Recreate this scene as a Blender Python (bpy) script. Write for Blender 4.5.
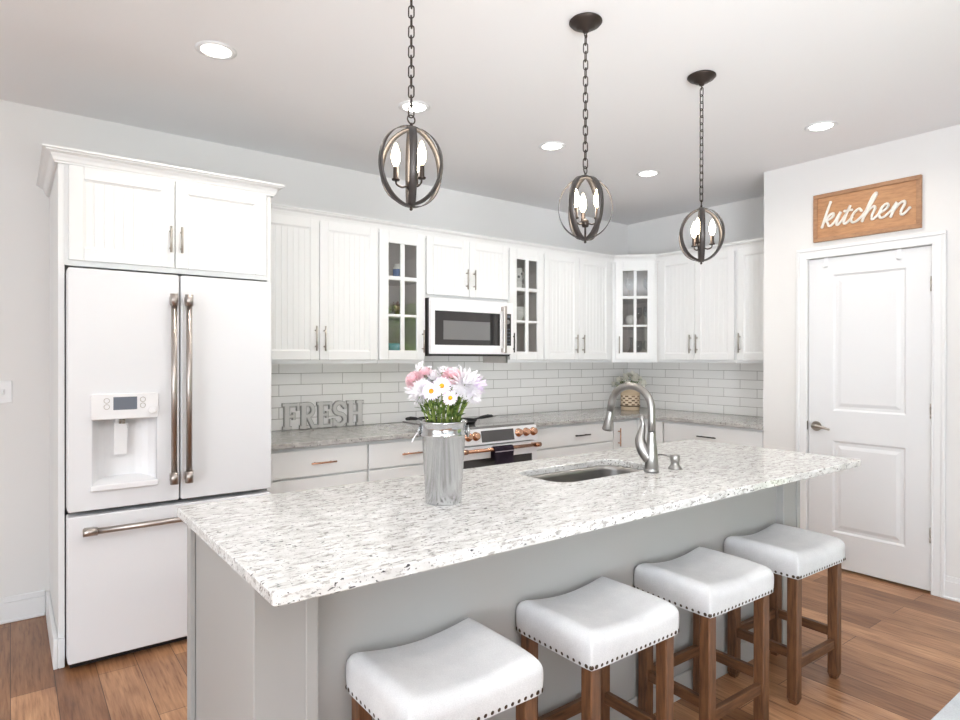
import bpy, bmesh, math, random
from mathutils import Vector, Matrix
from mathutils.geometry import tessellate_polygon
R = math.radians
PI = math.pi
random.seed(7)
SC = bpy.context.scene
COL = SC.collection
for o in list(bpy.data.objects):
    bpy.data.objects.remove(o)

# ---------------------------------------------------------------- camera, light, exposure
cd = bpy.data.cameras.new('camera')
cd.sensor_width = 36.0
cd.lens = 620.87 / 960 * 36
cd.clip_start = 0.05
cam = bpy.data.objects.new('camera', cd)
COL.objects.link(cam)
ya, pi_, ro = R(37.118), R(-0.177), R(0.09)
fw = Vector((math.sin(ya) * math.cos(pi_), math.cos(ya) * math.cos(pi_), math.sin(pi_)))
rt = Vector((math.cos(ya), -math.sin(ya), 0))
up = rt.cross(fw)
r2 = rt * math.cos(ro) + up * math.sin(ro)
u2 = -rt * math.sin(ro) + up * math.cos(ro)
M = Matrix((r2, u2, -fw)).transposed().to_4x4()
M.translation = (0, 0, 1.4023)
cam.matrix_world = M
SC.camera = cam

SC.view_settings.view_transform = 'Standard'
SC.view_settings.look = 'None'
SC.view_settings.gamma = 1
SC.view_settings.use_curve_mapping = False
SC.view_settings.exposure = 0.08

world = bpy.data.worlds.new('sky')
SC.world = world
world.use_nodes = True
wn = world.node_tree
sky = wn.nodes.new('ShaderNodeTexSky')
sky.sky_type = 'NISHITA'
sky.sun_disc = False
sky.sun_elevation = R(48)
sky.sun_rotation = R(200)
wn.links.new(sky.outputs['Color'], wn.nodes['Background'].inputs['Color'])
wn.nodes['Background'].inputs['Strength'].default_value = 0.09


def area(name, loc, rot, sx, sy, power, col=(1, 1, 1), spread=PI):
    l = bpy.data.lights.new(name, 'AREA')
    l.shape = 'RECTANGLE'
    l.size, l.size_y = sx, sy
    l.energy = power
    l.color = col
    l.spread = spread
    o = bpy.data.objects.new(name, l)
    COL.objects.link(o)
    o.location = loc
    o.rotation_euler = rot
    return o


DAY = (0.90, 0.955, 1.0)
# daylight entering through the glazed openings behind and beside the camera
area('daylight_rear_window', (0.6, -4.45, 1.5), (R(90), 0, 0), 4.6, 2.1, 28, DAY)
area('daylight_left_window', (-3.45, -0.3, 1.5), (R(90), 0, R(-90)), 3.6, 2.0, 135, DAY)
# added fill lights with no known source, aimed at the ceiling and far corner
area('ceiling_fill', (0.3, -1.2, 1.2), (PI, 0, 0), 1.2, 1.2, 144, DAY)
fl = area('far_corner_fill', (-0.5, -2.0, 1.0), (0, 0, 0), 0.9, 0.9, 14, DAY, R(50))
fl.rotation_euler = Vector((4.5, 6.1, 1.75)).to_track_quat('-Z', 'Y').to_euler()

sn = bpy.data.lights.new('sun', 'SUN')
sn.energy = 32.0
sn.angle = R(2)
so = bpy.data.objects.new('sun', sn)
COL.objects.link(so)
so.rotation_euler = Vector((0.62, 0.25, -0.95)).to_track_quat('-Z', 'Y').to_euler()

# ---------------------------------------------------------------- measured planes (metres)
yB, xR, xP, yP, zC = 4.131, 5.005, 4.375, 2.36, 2.757
xL, yN = -3.4, -4.4
yU, xU = 3.80, 4.674          # face frames of the wall cabinets
Ac, Bc = 4.39, 3.516          # ends of the diagonal corner cabinet
zU, zUt = 1.365, 2.292
CT = 0.914

# ---------------------------------------------------------------- materials
MATS = {}


def mat(name, col=(.8, .8, .8), rough=.5, metal=0.0, spec=.5, coat=0.0):
    if name in MATS:
        return MATS[name]
    m = bpy.data.materials.new(name)
    m.use_nodes = True
    b = m.node_tree.nodes['Principled BSDF']
    b.inputs['Base Color'].default_value = (*col, 1)
    b.inputs['Roughness'].default_value = rough
    b.inputs['Metallic'].default_value = metal
    b.inputs['Specular IOR Level'].default_value = spec
    b.inputs['Coat Weight'].default_value = coat
    MATS[name] = m
    return m


def srgb(r, g, b):
    f = lambda c: (c / 255 / 12.92) if c <= 10 else ((c / 255 + .055) / 1.055) ** 2.4
    return (f(r), f(g), f(b))


def nodes(m):
    t = m.node_tree
    return t, t.nodes, t.links, t.nodes['Principled BSDF']


def coords(m, scale=(1, 1, 1), rot=(0, 0, 0), kind='Object'):
    t, n, l, b = nodes(m)
    tc = n.new('ShaderNodeTexCoord')
    mp = n.new('ShaderNodeMapping')
    mp.inputs['Scale'].default_value = scale
    mp.inputs['Rotation'].default_value = rot
    l.new(tc.outputs[kind], mp.inputs['Vector'])
    return mp.outputs['Vector']


def noise(m, vec, scale, detail=3, rough=.55):
    t, n, l, b = nodes(m)
    x = n.new('ShaderNodeTexNoise')
    x.inputs['Scale'].default_value = scale
    x.inputs['Detail'].default_value = detail
    x.inputs['Roughness'].default_value = rough
    l.new(vec, x.inputs['Vector'])
    return x.outputs['Fac']


def ramp(m, fac, stops, const=False):
    t, n, l, b = nodes(m)
    r = n.new('ShaderNodeValToRGB')
    e = r.color_ramp.elements
    if const:
        r.color_ramp.interpolation = 'CONSTANT'
    while len(e) < len(stops):
        e.new(.5)
    for k, (p, c) in enumerate(stops):
        e[k].position = p
        e[k].color = (*c, 1) if len(c) == 3 else c
    l.new(fac, r.inputs['Fac'])
    return r.outputs['Color']


def mix(m, a, b_, fac, mode='MIX'):
    t, n, l, b = nodes(m)
    x = n.new('ShaderNodeMix')
    x.data_type = 'RGBA'
    x.blend_type = mode
    for s, v in ((x.inputs[0], fac), (x.inputs[6], a), (x.inputs[7], b_)):
        if isinstance(v, (int, float)):
            s.default_value = v
        elif isinstance(v, tuple):
            s.default_value = (*v, 1)
        else:
            l.new(v, s)
    return x.outputs[2]


def bump(m, fac, strength=.2, dist=.002):
    t, n, l, b = nodes(m)
    x = n.new('ShaderNodeBump')
    x.inputs['Strength'].default_value = strength
    x.inputs['Distance'].default_value = dist
    l.new(fac, x.inputs['Height'])
    l.new(x.outputs['Normal'], b.inputs['Normal'])


def base(m, c):
    t, n, l, b = nodes(m)
    l.new(c, b.inputs['Base Color'])


def paint(name, col, rough=.6, tex=.05, spec=.3):
    m = mat(name, col, rough, spec=spec)
    v = coords(m)
    bump(m, noise(m, v, 220, 2), tex, .001)
    return m


M_WALL = paint('wall_paint', srgb(227, 226, 225), .75)
M_CEIL = paint('ceiling_paint', srgb(236, 236, 237), .85)
M_TRIM = paint('trim_white', srgb(232, 233, 234), .4, .02, .45)
M_CAB = paint('cabinet_white', srgb(230, 231, 231), .42, .02, .4)
M_CABIN = paint('cabinet_interior', srgb(206, 198, 192), .6)
M_ISL = paint('island_grey', srgb(171, 170, 168), .5, .02, .35)
M_DOOR = paint('door_white', srgb(228, 229, 231), .42, .02, .4)
M_FRIDGE = mat('fridge_white', srgb(229, 230, 233), .38, spec=.4)
M_PLAS = mat('white_plastic', srgb(238, 238, 240), .35)
M_BLACK = mat('black_plastic', srgb(22, 22, 24), .45)
M_DARK = mat('dark_grey_metal', srgb(70, 68, 68), .4, .6)
M_NICK = mat('brushed_nickel', srgb(178, 172, 164), .32, 1.0)
M_BRZ = mat('brushed_bronze', srgb(180, 173, 168), .3, 1.0)
M_COP = mat('brushed_copper', srgb(200, 156, 130), .22, 1.0)
M_STEEL = mat('stainless_steel', srgb(160, 158, 156), .33, 1.0)
M_OIL = mat('oil_rubbed_bronze', srgb(66, 58, 54), .42, .75)
M_RINGI = mat('ring_bronze', srgb(76, 72, 71), .42, .6)
M_SCREEN = mat('grey_screen', srgb(104, 110, 122), .2)
M_GLASSDK = mat('dark_glass', srgb(52, 50, 50), .08)
M_MESHGL = mat('microwave_mesh_glass', srgb(116, 116, 116), .12)
M_NAIL = mat('nailhead', srgb(84, 72, 62), .3, 1.0)
M_PORC = mat('porcelain', srgb(240, 238, 234), .15)
M_TEAL = mat('teal_glaze', srgb(120, 178, 190), .2)
M_BLUE = mat('blue_glaze', srgb(70, 110, 170), .2)
M_COPORN = mat('copper_ornament', srgb(150, 112, 92), .35, .8)


def brushed(m, scale):
    v = coords(m, scale)
    t, n, l, b = nodes(m)
    f = noise(m, v, 60, 2)
    rr = n.new('ShaderNodeMapRange')
    rr.inputs[3].default_value = b.inputs['Roughness'].default_value - .08
    rr.inputs[4].default_value = b.inputs['Roughness'].default_value + .1
    l.new(f, rr.inputs[0])
    l.new(rr.outputs[0], b.inputs['Roughness'])


for m_ in (M_STEEL, M_NICK, M_BRZ, M_COP):
    brushed(m_, (1, 1, 12))


def glass_mat(name, tint=(1, 1, 1), ior=1.45, gl=.02):
    m = bpy.data.materials.new(name)
    m.use_nodes = True
    t = m.node_tree
    n, l = t.nodes, t.links
    n.remove(n['Principled BSDF'])
    tr = n.new('ShaderNodeBsdfTransparent')
    tr.inputs[0].default_value = (*tint, 1)
    g = n.new('ShaderNodeBsdfGlossy')
    g.inputs['Roughness'].default_value = gl
    f = n.new('ShaderNodeFresnel')
    f.inputs[0].default_value = ior
    mx = n.new('ShaderNodeMixShader')
    ge = n.new('ShaderNodeNewGeometry')
    k = n.new('ShaderNodeMath')
    k.operation = 'SUBTRACT'
    k.use_clamp = True
    l.new(f.outputs[0], k.inputs[0])
    l.new(ge.outputs['Backfacing'], k.inputs[1])
    l.new(k.outputs[0], mx.inputs[0])
    l.new(tr.outputs[0], mx.inputs[1])
    l.new(g.outputs[0], mx.inputs[2])
    l.new(mx.outputs[0], n['Material Output'].inputs['Surface'])
    return m


M_PANE = glass_mat('window_glass', (.93, .94, .94), 2.2)
M_CRYST = glass_mat('clear_glassware', (.93, .95, .95), 1.6)


def emit(name, col, s):
    m = mat(name, col, .5)
    b = m.node_tree.nodes['Principled BSDF']
    b.inputs['Emission Color'].default_value = (*col, 1)
    b.inputs['Emission Strength'].default_value = s
    return m


M_LED = emit('lit_downlight', (1, .96, .9), 6.0)
M_BULB = emit('lit_bulb', (1, .84, .58), 22.0)
M_DISP = emit('clock_display', (.55, .62, .7), .25)


def granite(name, sc, w0=srgb(206, 205, 203), w1=srgb(234, 234, 233)):
    m = mat(name, (.8, .8, .8), .12, spec=.5)
    v = coords(m, sc)
    t, n, l, b = nodes(m)
    big = ramp(m, noise(m, v, 2.2, 4), [(.35, w0), (.65, w1)])
    g1 = ramp(m, noise(m, v, 5.5, 5, .62), [(.0, (1, 1, 1)), (.54, (1, 1, 1)), (.63, (0, 0, 0))])
    c = mix(m, srgb(168, 165, 161), big, g1)
    g2 = ramp(m, noise(m, v, 8.0, 3, .5), [(.0, (0, 0, 0)), (.305, (0, 0, 0)), (.345, (1, 1, 1))])
    c = mix(m, srgb(72, 70, 72), c, g2)
    g3 = ramp(m, noise(m, v, 17.0, 2, .5), [(.0, (0, 0, 0)), (.29, (0, 0, 0)), (.33, (1, 1, 1))])
    c = mix(m, srgb(104, 100, 99), c, g3)
    iso = coords(m, (1, 1, 1))
    g4 = ramp(m, noise(m, iso, 95.0, 3, .6), [(.0, (0, 0, 0)), (.325, (0, 0, 0)), (.36, (1, 1, 1))])
    c = mix(m, srgb(66, 64, 66), c, g4)
    base(m, c)
    return m


M_GRAN = granite('white_granite', (5.5, 14, 14))
M_GRAN_SHADED = granite('white_granite_shaded', (9, 9, 16), srgb(156, 154, 151), srgb(192, 190, 187))  # same stone darkened; shade under the wall cabinets put into its colour


def wood_floor():
    m = mat('oak_floor', (.4, .25, .15), .33, spec=.4)
    t, n, l, b = nodes(m)
    v = coords(m, (1, 1, 1), (0, 0, R(90)))
    br = n.new('ShaderNodeTexBrick')
    br.offset = .37
    br.offset_frequency = 2
    br.squash_frequency = 1
    br.inputs['Scale'].default_value = 1
    br.inputs['Brick Width'].default_value = 1.35
    br.inputs['Row Height'].default_value = .155
    br.inputs['Mortar Size'].default_value = .0016
    br.inputs['Mortar Smooth'].default_value = .3
    br.inputs['Bias'].default_value = 0
    br.inputs['Color1'].default_value = (*srgb(206, 160, 122), 1)
    br.inputs['Color2'].default_value = (*srgb(150, 108, 76), 1)
    br.inputs['Mortar'].default_value = (*srgb(84, 56, 40), 1)
    l.new(v, br.inputs['Vector'])
    gv = coords(m, (18, 1.1, 1))
    g = noise(m, gv, 4.5, 6, .62)
    gc = ramp(m, g, [(.3, srgb(176, 160, 148)), (.46, srgb(226, 218, 210)), (.68, (1, 1, 1))])
    bl = ramp(m, noise(m, coords(m, (3.5, .8, 1)), 2.5, 3), [(.32, srgb(214, 204, 200)), (.6, (1, 1, 1))])
    c = mix(m, br.outputs['Color'], gc, 1.0, 'MULTIPLY')
    c = mix(m, c, bl, 1.0, 'MULTIPLY')
    base(m, c)
    bump(m, g, .06, .002)
    return m


M_FLOOR = wood_floor()


def wood(name, dark, light, sc, rough=.45):
    m = mat(name, light, rough)
    g = noise(m, coords(m, sc), 6, 6, .6)
    base(m, ramp(m, g, [(.28, dark), (.62, light)]))
    bump(m, g, .06, .001)
    return m


M_LEG = wood('walnut_leg', srgb(66, 42, 28), srgb(116, 78, 50), (12, 12, 1.4))
M_SIGN = wood('sign_wood', srgb(158, 112, 78), srgb(188, 142, 102), (2, 2.2, 13), .6)
M_SIGNF = wood('sign_frame_wood', srgb(142, 104, 78), srgb(176, 134, 100), (3, 3, 8), .6)


def tiles(name, rot):
    m = mat(name, (.9, .9, .9), .16, spec=.5)
    t, n, l, b = nodes(m)
    v = coords(m, (1, 1, 1), rot)
    br = n.new('ShaderNodeTexBrick')
    br.offset = .5
    br.inputs['Scale'].default_value = 1
    br.inputs['Brick Width'].default_value = .305
    br.inputs['Row Height'].default_value = .0763
    br.inputs['Mortar Size'].default_value = .0022
    br.inputs['Mortar Smooth'].default_value = .2
    br.inputs['Bias'].default_value = 0
    br.inputs['Color1'].default_value = (*srgb(250, 249, 247), 1)
    br.inputs['Color2'].default_value = (*srgb(244, 243, 241), 1)
    br.inputs['Mortar'].default_value = (*srgb(176, 172, 168), 1)
    l.new(v, br.inputs['Vector'])
    base(m, br.outputs['Color'])
    inv = n.new('ShaderNodeMath')
    inv.operation = 'SUBTRACT'
    inv.inputs[0].default_value = 1
    l.new(br.outputs['Fac'], inv.inputs[1])
    bump(m, inv.outputs[0], .5, .003)
    return m


M_TILEB = tiles('white_subway_tile', (R(-90), 0, 0))
M_TILER = tiles('white_subway_tile_side', (R(-90), R(90), 0))


def fabric(name, a, b_, sc=420, rough=.9):
    m = mat(name, a, rough, spec=.15)
    v = coords(m)
    base(m, mix(m, ramp(m, noise(m, v, 9, 3), [(.3, b_), (.65, a)]), ramp(m, noise(m, v, sc, 2), [(.3, (.86, .86, .86)), (.7, (1, 1, 1))]), 1.0, 'MULTIPLY'))
    bump(m, noise(m, v, sc, 2), .25, .001)
    return m


M_LINEN = fabric('pale_linen', srgb(220, 220, 221), srgb(208, 208, 210))
M_TOWEL = fabric('plum_towel', srgb(50, 42, 54), srgb(36, 30, 40), 300)
M_TOWELB = fabric('pale_towel_stripe', srgb(196, 186, 194), srgb(176, 166, 176), 300)
M_RUG = fabric('pale_rug', srgb(226, 230, 234), srgb(208, 214, 220), 160)


def galv():
    m = mat('galvanised_steel', srgb(206, 208, 210), .3, 1.0)
    v = coords(m, (1, 1, .5))
    c = ramp(m, noise(m, v, 10, 3), [(.3, srgb(188, 190, 192)), (.7, srgb(208, 209, 210))])
    base(m, c)
    t, n, l, b = nodes(m)
    rr = n.new('ShaderNodeMapRange')
    rr.inputs[3].default_value = .10
    rr.inputs[4].default_value = .26
    l.new(noise(m, v, 9, 2), rr.inputs[0])
    l.new(rr.outputs[0], b.inputs['Roughness'])
    return m


M_GALV = galv()
M_RIM = mat('sign_rim_metal', srgb(176, 175, 172), .5, .3)
M_FACE = paint('sign_face_whitewash', srgb(214, 213, 210), .6, .15)
M_SCRIPT = paint('whitewashed_letters', srgb(232, 229, 222), .6, .3)


def weave():
    m = mat('woven_rope', srgb(190, 160, 130), .85)
    t, n, l, b = nodes(m)
    v = coords(m, (1, 1, 1), kind='UV')
    ck = n.new('ShaderNodeTexBrick')
    ck.offset = .5
    ck.inputs['Scale'].default_value = 1
    ck.inputs['Brick Width'].default_value = .11
    ck.inputs['Row Height'].default_value = .2
    ck.inputs['Mortar Size'].default_value = .028
    ck.inputs['Color1'].default_value = (*srgb(104, 84, 66), 1)
    ck.inputs['Color2'].default_value = (*srgb(150, 124, 100), 1)
    ck.inputs['Mortar'].default_value = (*srgb(214, 196, 172), 1)
    l.new(v, ck.inputs['Vector'])
    base(m, ck.outputs['Color'])
    return m


M_WEAVE = weave()
M_ROPE = paint('jute_band', srgb(200, 180, 154), .9, .5)


def petal(name, a, b_, tr=.22):
    m = mat(name, a, .6, spec=.2)
    t, n, l, b = nodes(m)
    c = ramp(m, noise(m, coords(m), 70, 2), [(.3, b_), (.7, a)])
    base(m, c)
    x = n.new('ShaderNodeBsdfTranslucent')
    l.new(c, x.inputs['Color'])
    mx = n.new('ShaderNodeMixShader')
    mx.inputs[0].default_value = tr
    l.new(b.outputs[0], mx.inputs[1])
    l.new(x.outputs[0], mx.inputs[2])
    l.new(mx.outputs[0], n['Material Output'].inputs['Surface'])
    return m


M_PWHITE = petal('white_petal', srgb(252, 251, 252), srgb(246, 242, 247))
M_PLAV = petal('lavender_petal', srgb(244, 234, 248), srgb(232, 216, 240))
M_PPINK = petal('pink_petal', srgb(252, 226, 230), srgb(246, 204, 213))
M_PCREAM = petal('cream_petal', srgb(250, 249, 242), srgb(240, 238, 226))
M_YEL = petal('yellow_centre', srgb(224, 178, 40), srgb(188, 130, 20), .0)
M_STEM = petal('green_stem', srgb(158, 172, 96), srgb(112, 134, 62))
M_LEAF = petal('green_leaf', srgb(116, 142, 74), srgb(64, 92, 40))
M_TREE = petal('tree_leaf', srgb(150, 180, 96), srgb(78, 112, 44))
M_BARK = petal('tree_bark', srgb(110, 92, 76), srgb(80, 66, 54))
M_GRASS = petal('lawn_green', srgb(140, 160, 96), srgb(110, 130, 70))

# ---------------------------------------------------------------- mesh helpers
I4 = Matrix.Identity(4)


def frame(o, u, w):
    """local (u right, v up, w out of the face) -> room"""
    u, w = Vector(u).normalized(), Vector(w).normalized()
    v = w.cross(u)
    m = Matrix((u, v, w)).transposed().to_4x4()
    m.translation = o
    return m


F_BACK = lambda y: frame((0, y, 0), (1, 0, 0), (0, -1, 0))
F_RIGHT = lambda x: frame((x, 0, 0), (0, -1, 0), (-1, 0, 0))
F_TOP = lambda z: I4 @ Matrix.Translation((0, 0, z))


class MB:
    def __init__(s, T=I4):
        s.bm = bmesh.new()
        s.T = T
        s.uv = None

    def _v(s, p):
        return s.bm.verts.new(s.T @ Vector(p))

    def _f(s, vs, sm=False):
        try:
            f = s.bm.faces.new(vs)
            f.smooth = sm
            return f
        except ValueError:
            return None

    def box(s, x0, x1, y0, y1, z0, z1, b=0.0, seg=1):
        t = bmesh.new()
        xs, ys, zs = sorted((x0, x1)), sorted((y0, y1)), sorted((z0, z1))
        v = [t.verts.new((x, y, z)) for x in xs for y in ys for z in zs]
        for q in ((0, 1, 3, 2), (4, 6, 7, 5), (0, 4, 5, 1), (2, 3, 7, 6), (0, 2, 6, 4), (1, 5, 7, 3)):
            t.faces.new([v[k] for k in q])
        if b:
            b = min(b, .45 * min(xs[1] - xs[0], ys[1] - ys[0], zs[1] - zs[0]))
            bmesh.ops.bevel(t, geom=t.edges[:], offset=b, segments=seg, affect='EDGES', profile=.5)
        s.absorb(t, seg > 1)
        return s

    def absorb(s, t, sm=False):
        mp = {}
        for v in t.verts:
            mp[v] = s._v(v.co)
        for f in t.faces:
            s._f([mp[v] for v in f.verts], sm or f.smooth)
        t.free()

    def quad(s, *p, sm=False):
        s._f([s._v(q) for q in p], sm)
        return s

    def prism(s, poly, z0, z1, holes=(), ch=0.0):
        """poly in local xy, extruded along local z; ch = small chamfer of the top and bottom rim"""
        loops = [list(poly)] + [list(h) for h in holes]

        def off(lp, d):
            n = len(lp)
            out = []
            for k in range(n):
                a, b, c = Vector(lp[k - 1]), Vector(lp[k]), Vector(lp[(k + 1) % n])
                e1, e2 = (b - a).normalized(), (c - b).normalized()
                n1, n2 = Vector((-e1.y, e1.x)), Vector((-e2.y, e2.x))
                m = (n1 + n2)
                m = m / max(m.length_squared / 2, .2)
                out.append(tuple(b + m * d))
            return out

        def area2(lp):
            return sum(lp[k - 1][0] * lp[k][1] - lp[k][0] * lp[k - 1][1] for k in range(len(lp)))
        loops[0] = loops[0] if area2(loops[0]) > 0 else loops[0][::-1]
        for k in range(1, len(loops)):
            loops[k] = loops[k] if area2(loops[k]) < 0 else loops[k][::-1]
        rows = []
        levels = [(z0, ch), (z0 + ch, 0), (z1 - ch, 0), (z1, ch)] if ch else [(z0, 0), (z1, 0)]
        for z, d in levels:
            rows.append([[s._v((*p, z)) for p in (off(lp, d) if d else lp)] for lp in loops])
        for a, b in zip(rows, rows[1:]):
            for la, lb in zip(a, b):
                n = len(la)
                for k in range(n):
                    s._f([la[k - 1], la[k], lb[k], lb[k - 1]])
        for row, flip in ((rows[0], True), (rows[-1], False)):
            flat = [v for lp in row for v in lp]
            inv = s.T.inverted()
            tri = tessellate_polygon([[Vector(((inv @ v.co).x, (inv @ v.co).y, 0)) for v in lp] for lp in row])
            for t in tri:
                s._f([flat[k] for k in t])
        return s

    def tube(s, path, r, n=10, cap=True, closed=False, flat=1.0, ref=None):
        P = [Vector(p) for p in path]
        k = len(P)
        rr = r if isinstance(r, (list, tuple)) else [r] * k
        rings = []
        prev = None
        for i in range(k):
            if closed:
                t = P[(i + 1) % k] - P[i - 1]
            else:
                t = P[min(i + 1, k - 1)] - P[max(i - 1, 0)]
            t.normalize()
            if ref is not None:
                a = Vector(ref)
            else:
                a = prev if prev is not None else (Vector((0, 0, 1)) if abs(t.z) < .9 else Vector((1, 0, 0)))
            a = (a - t * a.dot(t)).normalized()
            prev = a
            b = t.cross(a)
            rings.append([s._v(P[i] + (a * math.cos(2 * PI * j / n) * flat + b * math.sin(2 * PI * j / n)) * rr[i]) for j in range(n)])
        for i in range(k if closed else k - 1):
            A, B = rings[i], rings[(i + 1) % k]
            for j in range(n):
                s._f([A[j], A[(j + 1) % n], B[(j + 1) % n], B[j]], True)
        if cap and not closed:
            s._f(rings[0][::-1])
            s._f(rings[-1])
        return s

    def cyl(s, p0, p1, r, n=16):
        return s.tube([p0, p1], r, n)

    def lathe(s, prof, c=(0, 0, 0), n=28, uv=False):
        c = Vector(c)
        rings = []
        for r, z in prof:
            if r < 1e-6:
                rings.append([s._v(c + Vector((0, 0, z)))])
            else:
                rings.append([s._v(c + Vector((r * math.cos(2 * PI * j / n), r * math.sin(2 * PI * j / n), z))) for j in range(n)])
        if uv and s.uv is None:
            s.uv = s.bm.loops.layers.uv.new('UVMap')
        for i, (A, B) in enumerate(zip(rings, rings[1:])):
            for j in range(n):
                q = [A[j % len(A)], A[(j + 1) % n % len(A)], B[(j + 1) % n % len(B)], B[j % len(B)]]
                u = []
                for v in q:
                    if v not in u:
                        u.append(v)
                if len(u) > 2:
                    f = s._f(u, True)
                    if uv and f and len(u) == 4:
                        for lp, (a, b) in zip(f.loops, ((j, i), (j + 1, i), (j + 1, i + 1), (j, i + 1))):
                            lp[s.uv].uv = (a / n, b / (len(rings) - 1))
        return s

    def ball(s, c, r, nu=12, nv=8, sz=1.0):
        return s.lathe([(r * math.sin(PI * k / nv) if 0 < k < nv else 0, -r * sz * math.cos(PI * k / nv)) for k in range(nv + 1)], c, nu)

    def blade(s, o, d, n, L, W, curl=.0, seg=4, tip=.15):
        """a leaf / petal: base o, direction d, face normal n, bending towards n by curl"""
        o, d, n = Vector(o), Vector(d).normalized(), Vector(n)
        n = (n - d * n.dot(d)).normalized()
        w = d.cross(n)
        prev = None
        for k in range(seg + 1):
            t = k / seg
            wid = W * .5 * max(tip if k == seg else .28, math.sin(PI * min(.97, .12 + t * .8)))
            a = curl * t
            p = o + d * (L * t * (1 - .25 * abs(a))) + n * (L * a * t * .6)
            row = [s._v(p - w * wid + n * wid * .25), s._v(p), s._v(p + w * wid + n * wid * .25)]
            if prev:
                for j in (0, 1):
                    s._f([prev[j], prev[j + 1], row[j + 1], row[j]], True)
            prev = row
        return s

    def rbox(s, sx, sy, sz, r, n=14, fn=None):
        """rounded box centred at 0 with a dense grid, optional deformation"""
        t = bmesh.new()
        h = Vector((sx / 2, sy / 2, sz / 2))
        seen = {}

        def vert(p):
            key = tuple(round(c, 5) for c in p)
            if key not in seen:
                p = Vector(p)
                q = Vector([max(-(h[k] - r), min(h[k] - r, p[k])) for k in range(3)])
                d = p - q
                if d.length > 1e-9:
                    p = q + d.normalized() * r
                if fn:
                    p = Vector(fn(p))
                seen[key] = t.verts.new(p)
            return seen[key]

        def steps(a):
            k = 5
            e = [-a + r * i / k for i in range(k)]
            mid = [-a + r + (2 * a - 2 * r) * i / n for i in range(n + 1)]
            return e + mid + [-c for c in e[::-1]]
        for ax in range(3):
            b_, c_ = (ax + 1) % 3, (ax + 2) % 3
            for sg in (-1, 1):
                sb, sc = steps(h[b_]), steps(h[c_])
                for i in range(len(sb) - 1):
                    for j in range(len(sc) - 1):
                        q = []
                        for (x, y) in ((sb[i], sc[j]), (sb[i + 1], sc[j]), (sb[i + 1], sc[j + 1]), (sb[i], sc[j + 1])):
                            p = [0, 0, 0]
                            p[ax], p[b_], p[c_] = sg * h[ax], x, y
                            v = vert(p)
                            if v not in q:
                                q.append(v)
                        if len(q) > 2:
                            f = t.faces.new(q if sg > 0 else q[::-1])
                            f.smooth = True
        s.absorb(t, True)
        return s

    def build(s, name, m, parent=None, loc=None, fix=True):
        org = Vector(loc) if loc else (worldloc(parent) if parent else Vector((0, 0, 0)))
        for v in s.bm.verts:
            v.co -= org
        if fix:
            bmesh.ops.recalc_face_normals(s.bm, faces=s.bm.faces[:])
        me = bpy.data.meshes.new(name)
        s.bm.to_mesh(me)
        s.bm.free()
        me.materials.append(m)
        o = bpy.data.objects.new(name, me)
        COL.objects.link(o)
        if parent:
            o.parent = parent
        elif loc:
            o.location = loc
        return o


def worldloc(o):
    v = Vector((0, 0, 0))
    while o:
        v = v + o.location
        o = o.parent
    return v


def tag(o, label, cat, group=None):
    o['label'] = label
    o['category'] = cat
    if group:
        o['group'] = group
    return o


def thing(name, label, cat, loc=(0, 0, 0), group=None):
    o = bpy.data.objects.new(name, None)
    o.empty_display_size = .05
    COL.objects.link(o)
    o.location = loc
    return tag(o, label, cat, group)


def struct(o):
    o['kind'] = 'structure'
    return o


def dup(root, loc, rotz=0, label=None):
    r = root.copy()
    COL.objects.link(r)
    r.location = loc
    r.rotation_euler = (0, 0, rotz)
    if label:
        r['label'] = label
    for ch in list(root.children):
        c = ch.copy()
        COL.objects.link(c)
        c.parent = r
        for g in list(ch.children):
            d = g.copy()
            COL.objects.link(d)
            d.parent = c
    return r


def rrect(x0, x1, y0, y1, r, n=6):
    out = []
    for cx, cy, a in ((x1 - r, y1 - r, 0), (x0 + r, y1 - r, 90), (x0 + r, y0 + r, 180), (x1 - r, y0 + r, 270)):
        for k in range(n + 1):
            t = R(a + 90 * k / n)
            out.append((cx + r * math.cos(t), cy + r * math.sin(t)))
    return out


def spline(pts, n=8):
    P = [Vector(p) for p in pts]
    P = [P[0] * 2 - P[1]] + P + [P[-1] * 2 - P[-2]]
    out = []
    for k in range(1, len(P) - 2):
        a, b, c, d = P[k - 1:k + 3]
        for j in range(n):
            t = j / n
            out.append(.5 * ((2 * b) + (c - a) * t + (2 * a - 5 * b + 4 * c - d) * t * t + (3 * b - a - 3 * c + d) * t ** 3))
    out.append(P[-2])
    return out


# ---------------------------------------------------------------- the setting
def sbox(name, m, *a, b=0):
    return struct(MB().box(*a, b=b).build(name, m))


W = .12
sbox('floor', M_FLOOR, xL, xR + W, yN, yB + W, -.08, 0)
sbox('ceiling', M_CEIL, xL, xR + W, yN, yB + W, zC, zC + .1)
sbox('wall_back', M_WALL, xL, xR + W, yB, yB + W, 0, zC)
sbox('wall_right', M_WALL, xR, xR + W, yP - .1, yB, 0, zC)
sbox('wall_pantry_return', M_WALL, xP + W, xR, yP - W, yP, 0, zC)
# pantry wall with the pantry door opening and, out of frame, the patio door opening
DY0, DY1, DZ = 1.322, 2.044, 2.082
w = MB()
w.box(xP, xP + W, DY1, yP, 0, zC)
w.box(xP, xP + W, DY0, DY1, DZ, zC)
w.box(xP, xP + W, .35, DY0, 0, zC)
w.box(xP, xP + W, -1.9, .35, 2.16, zC)
w.box(xP, xP + W, yN, -1.9, 0, zC)
struct(w.build('wall_pantry', M_WALL))
sbox('wall_pantry_inside', M_WALL, xP + .9, xP + .95, 1.0, yP - W, 0, zC)
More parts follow.
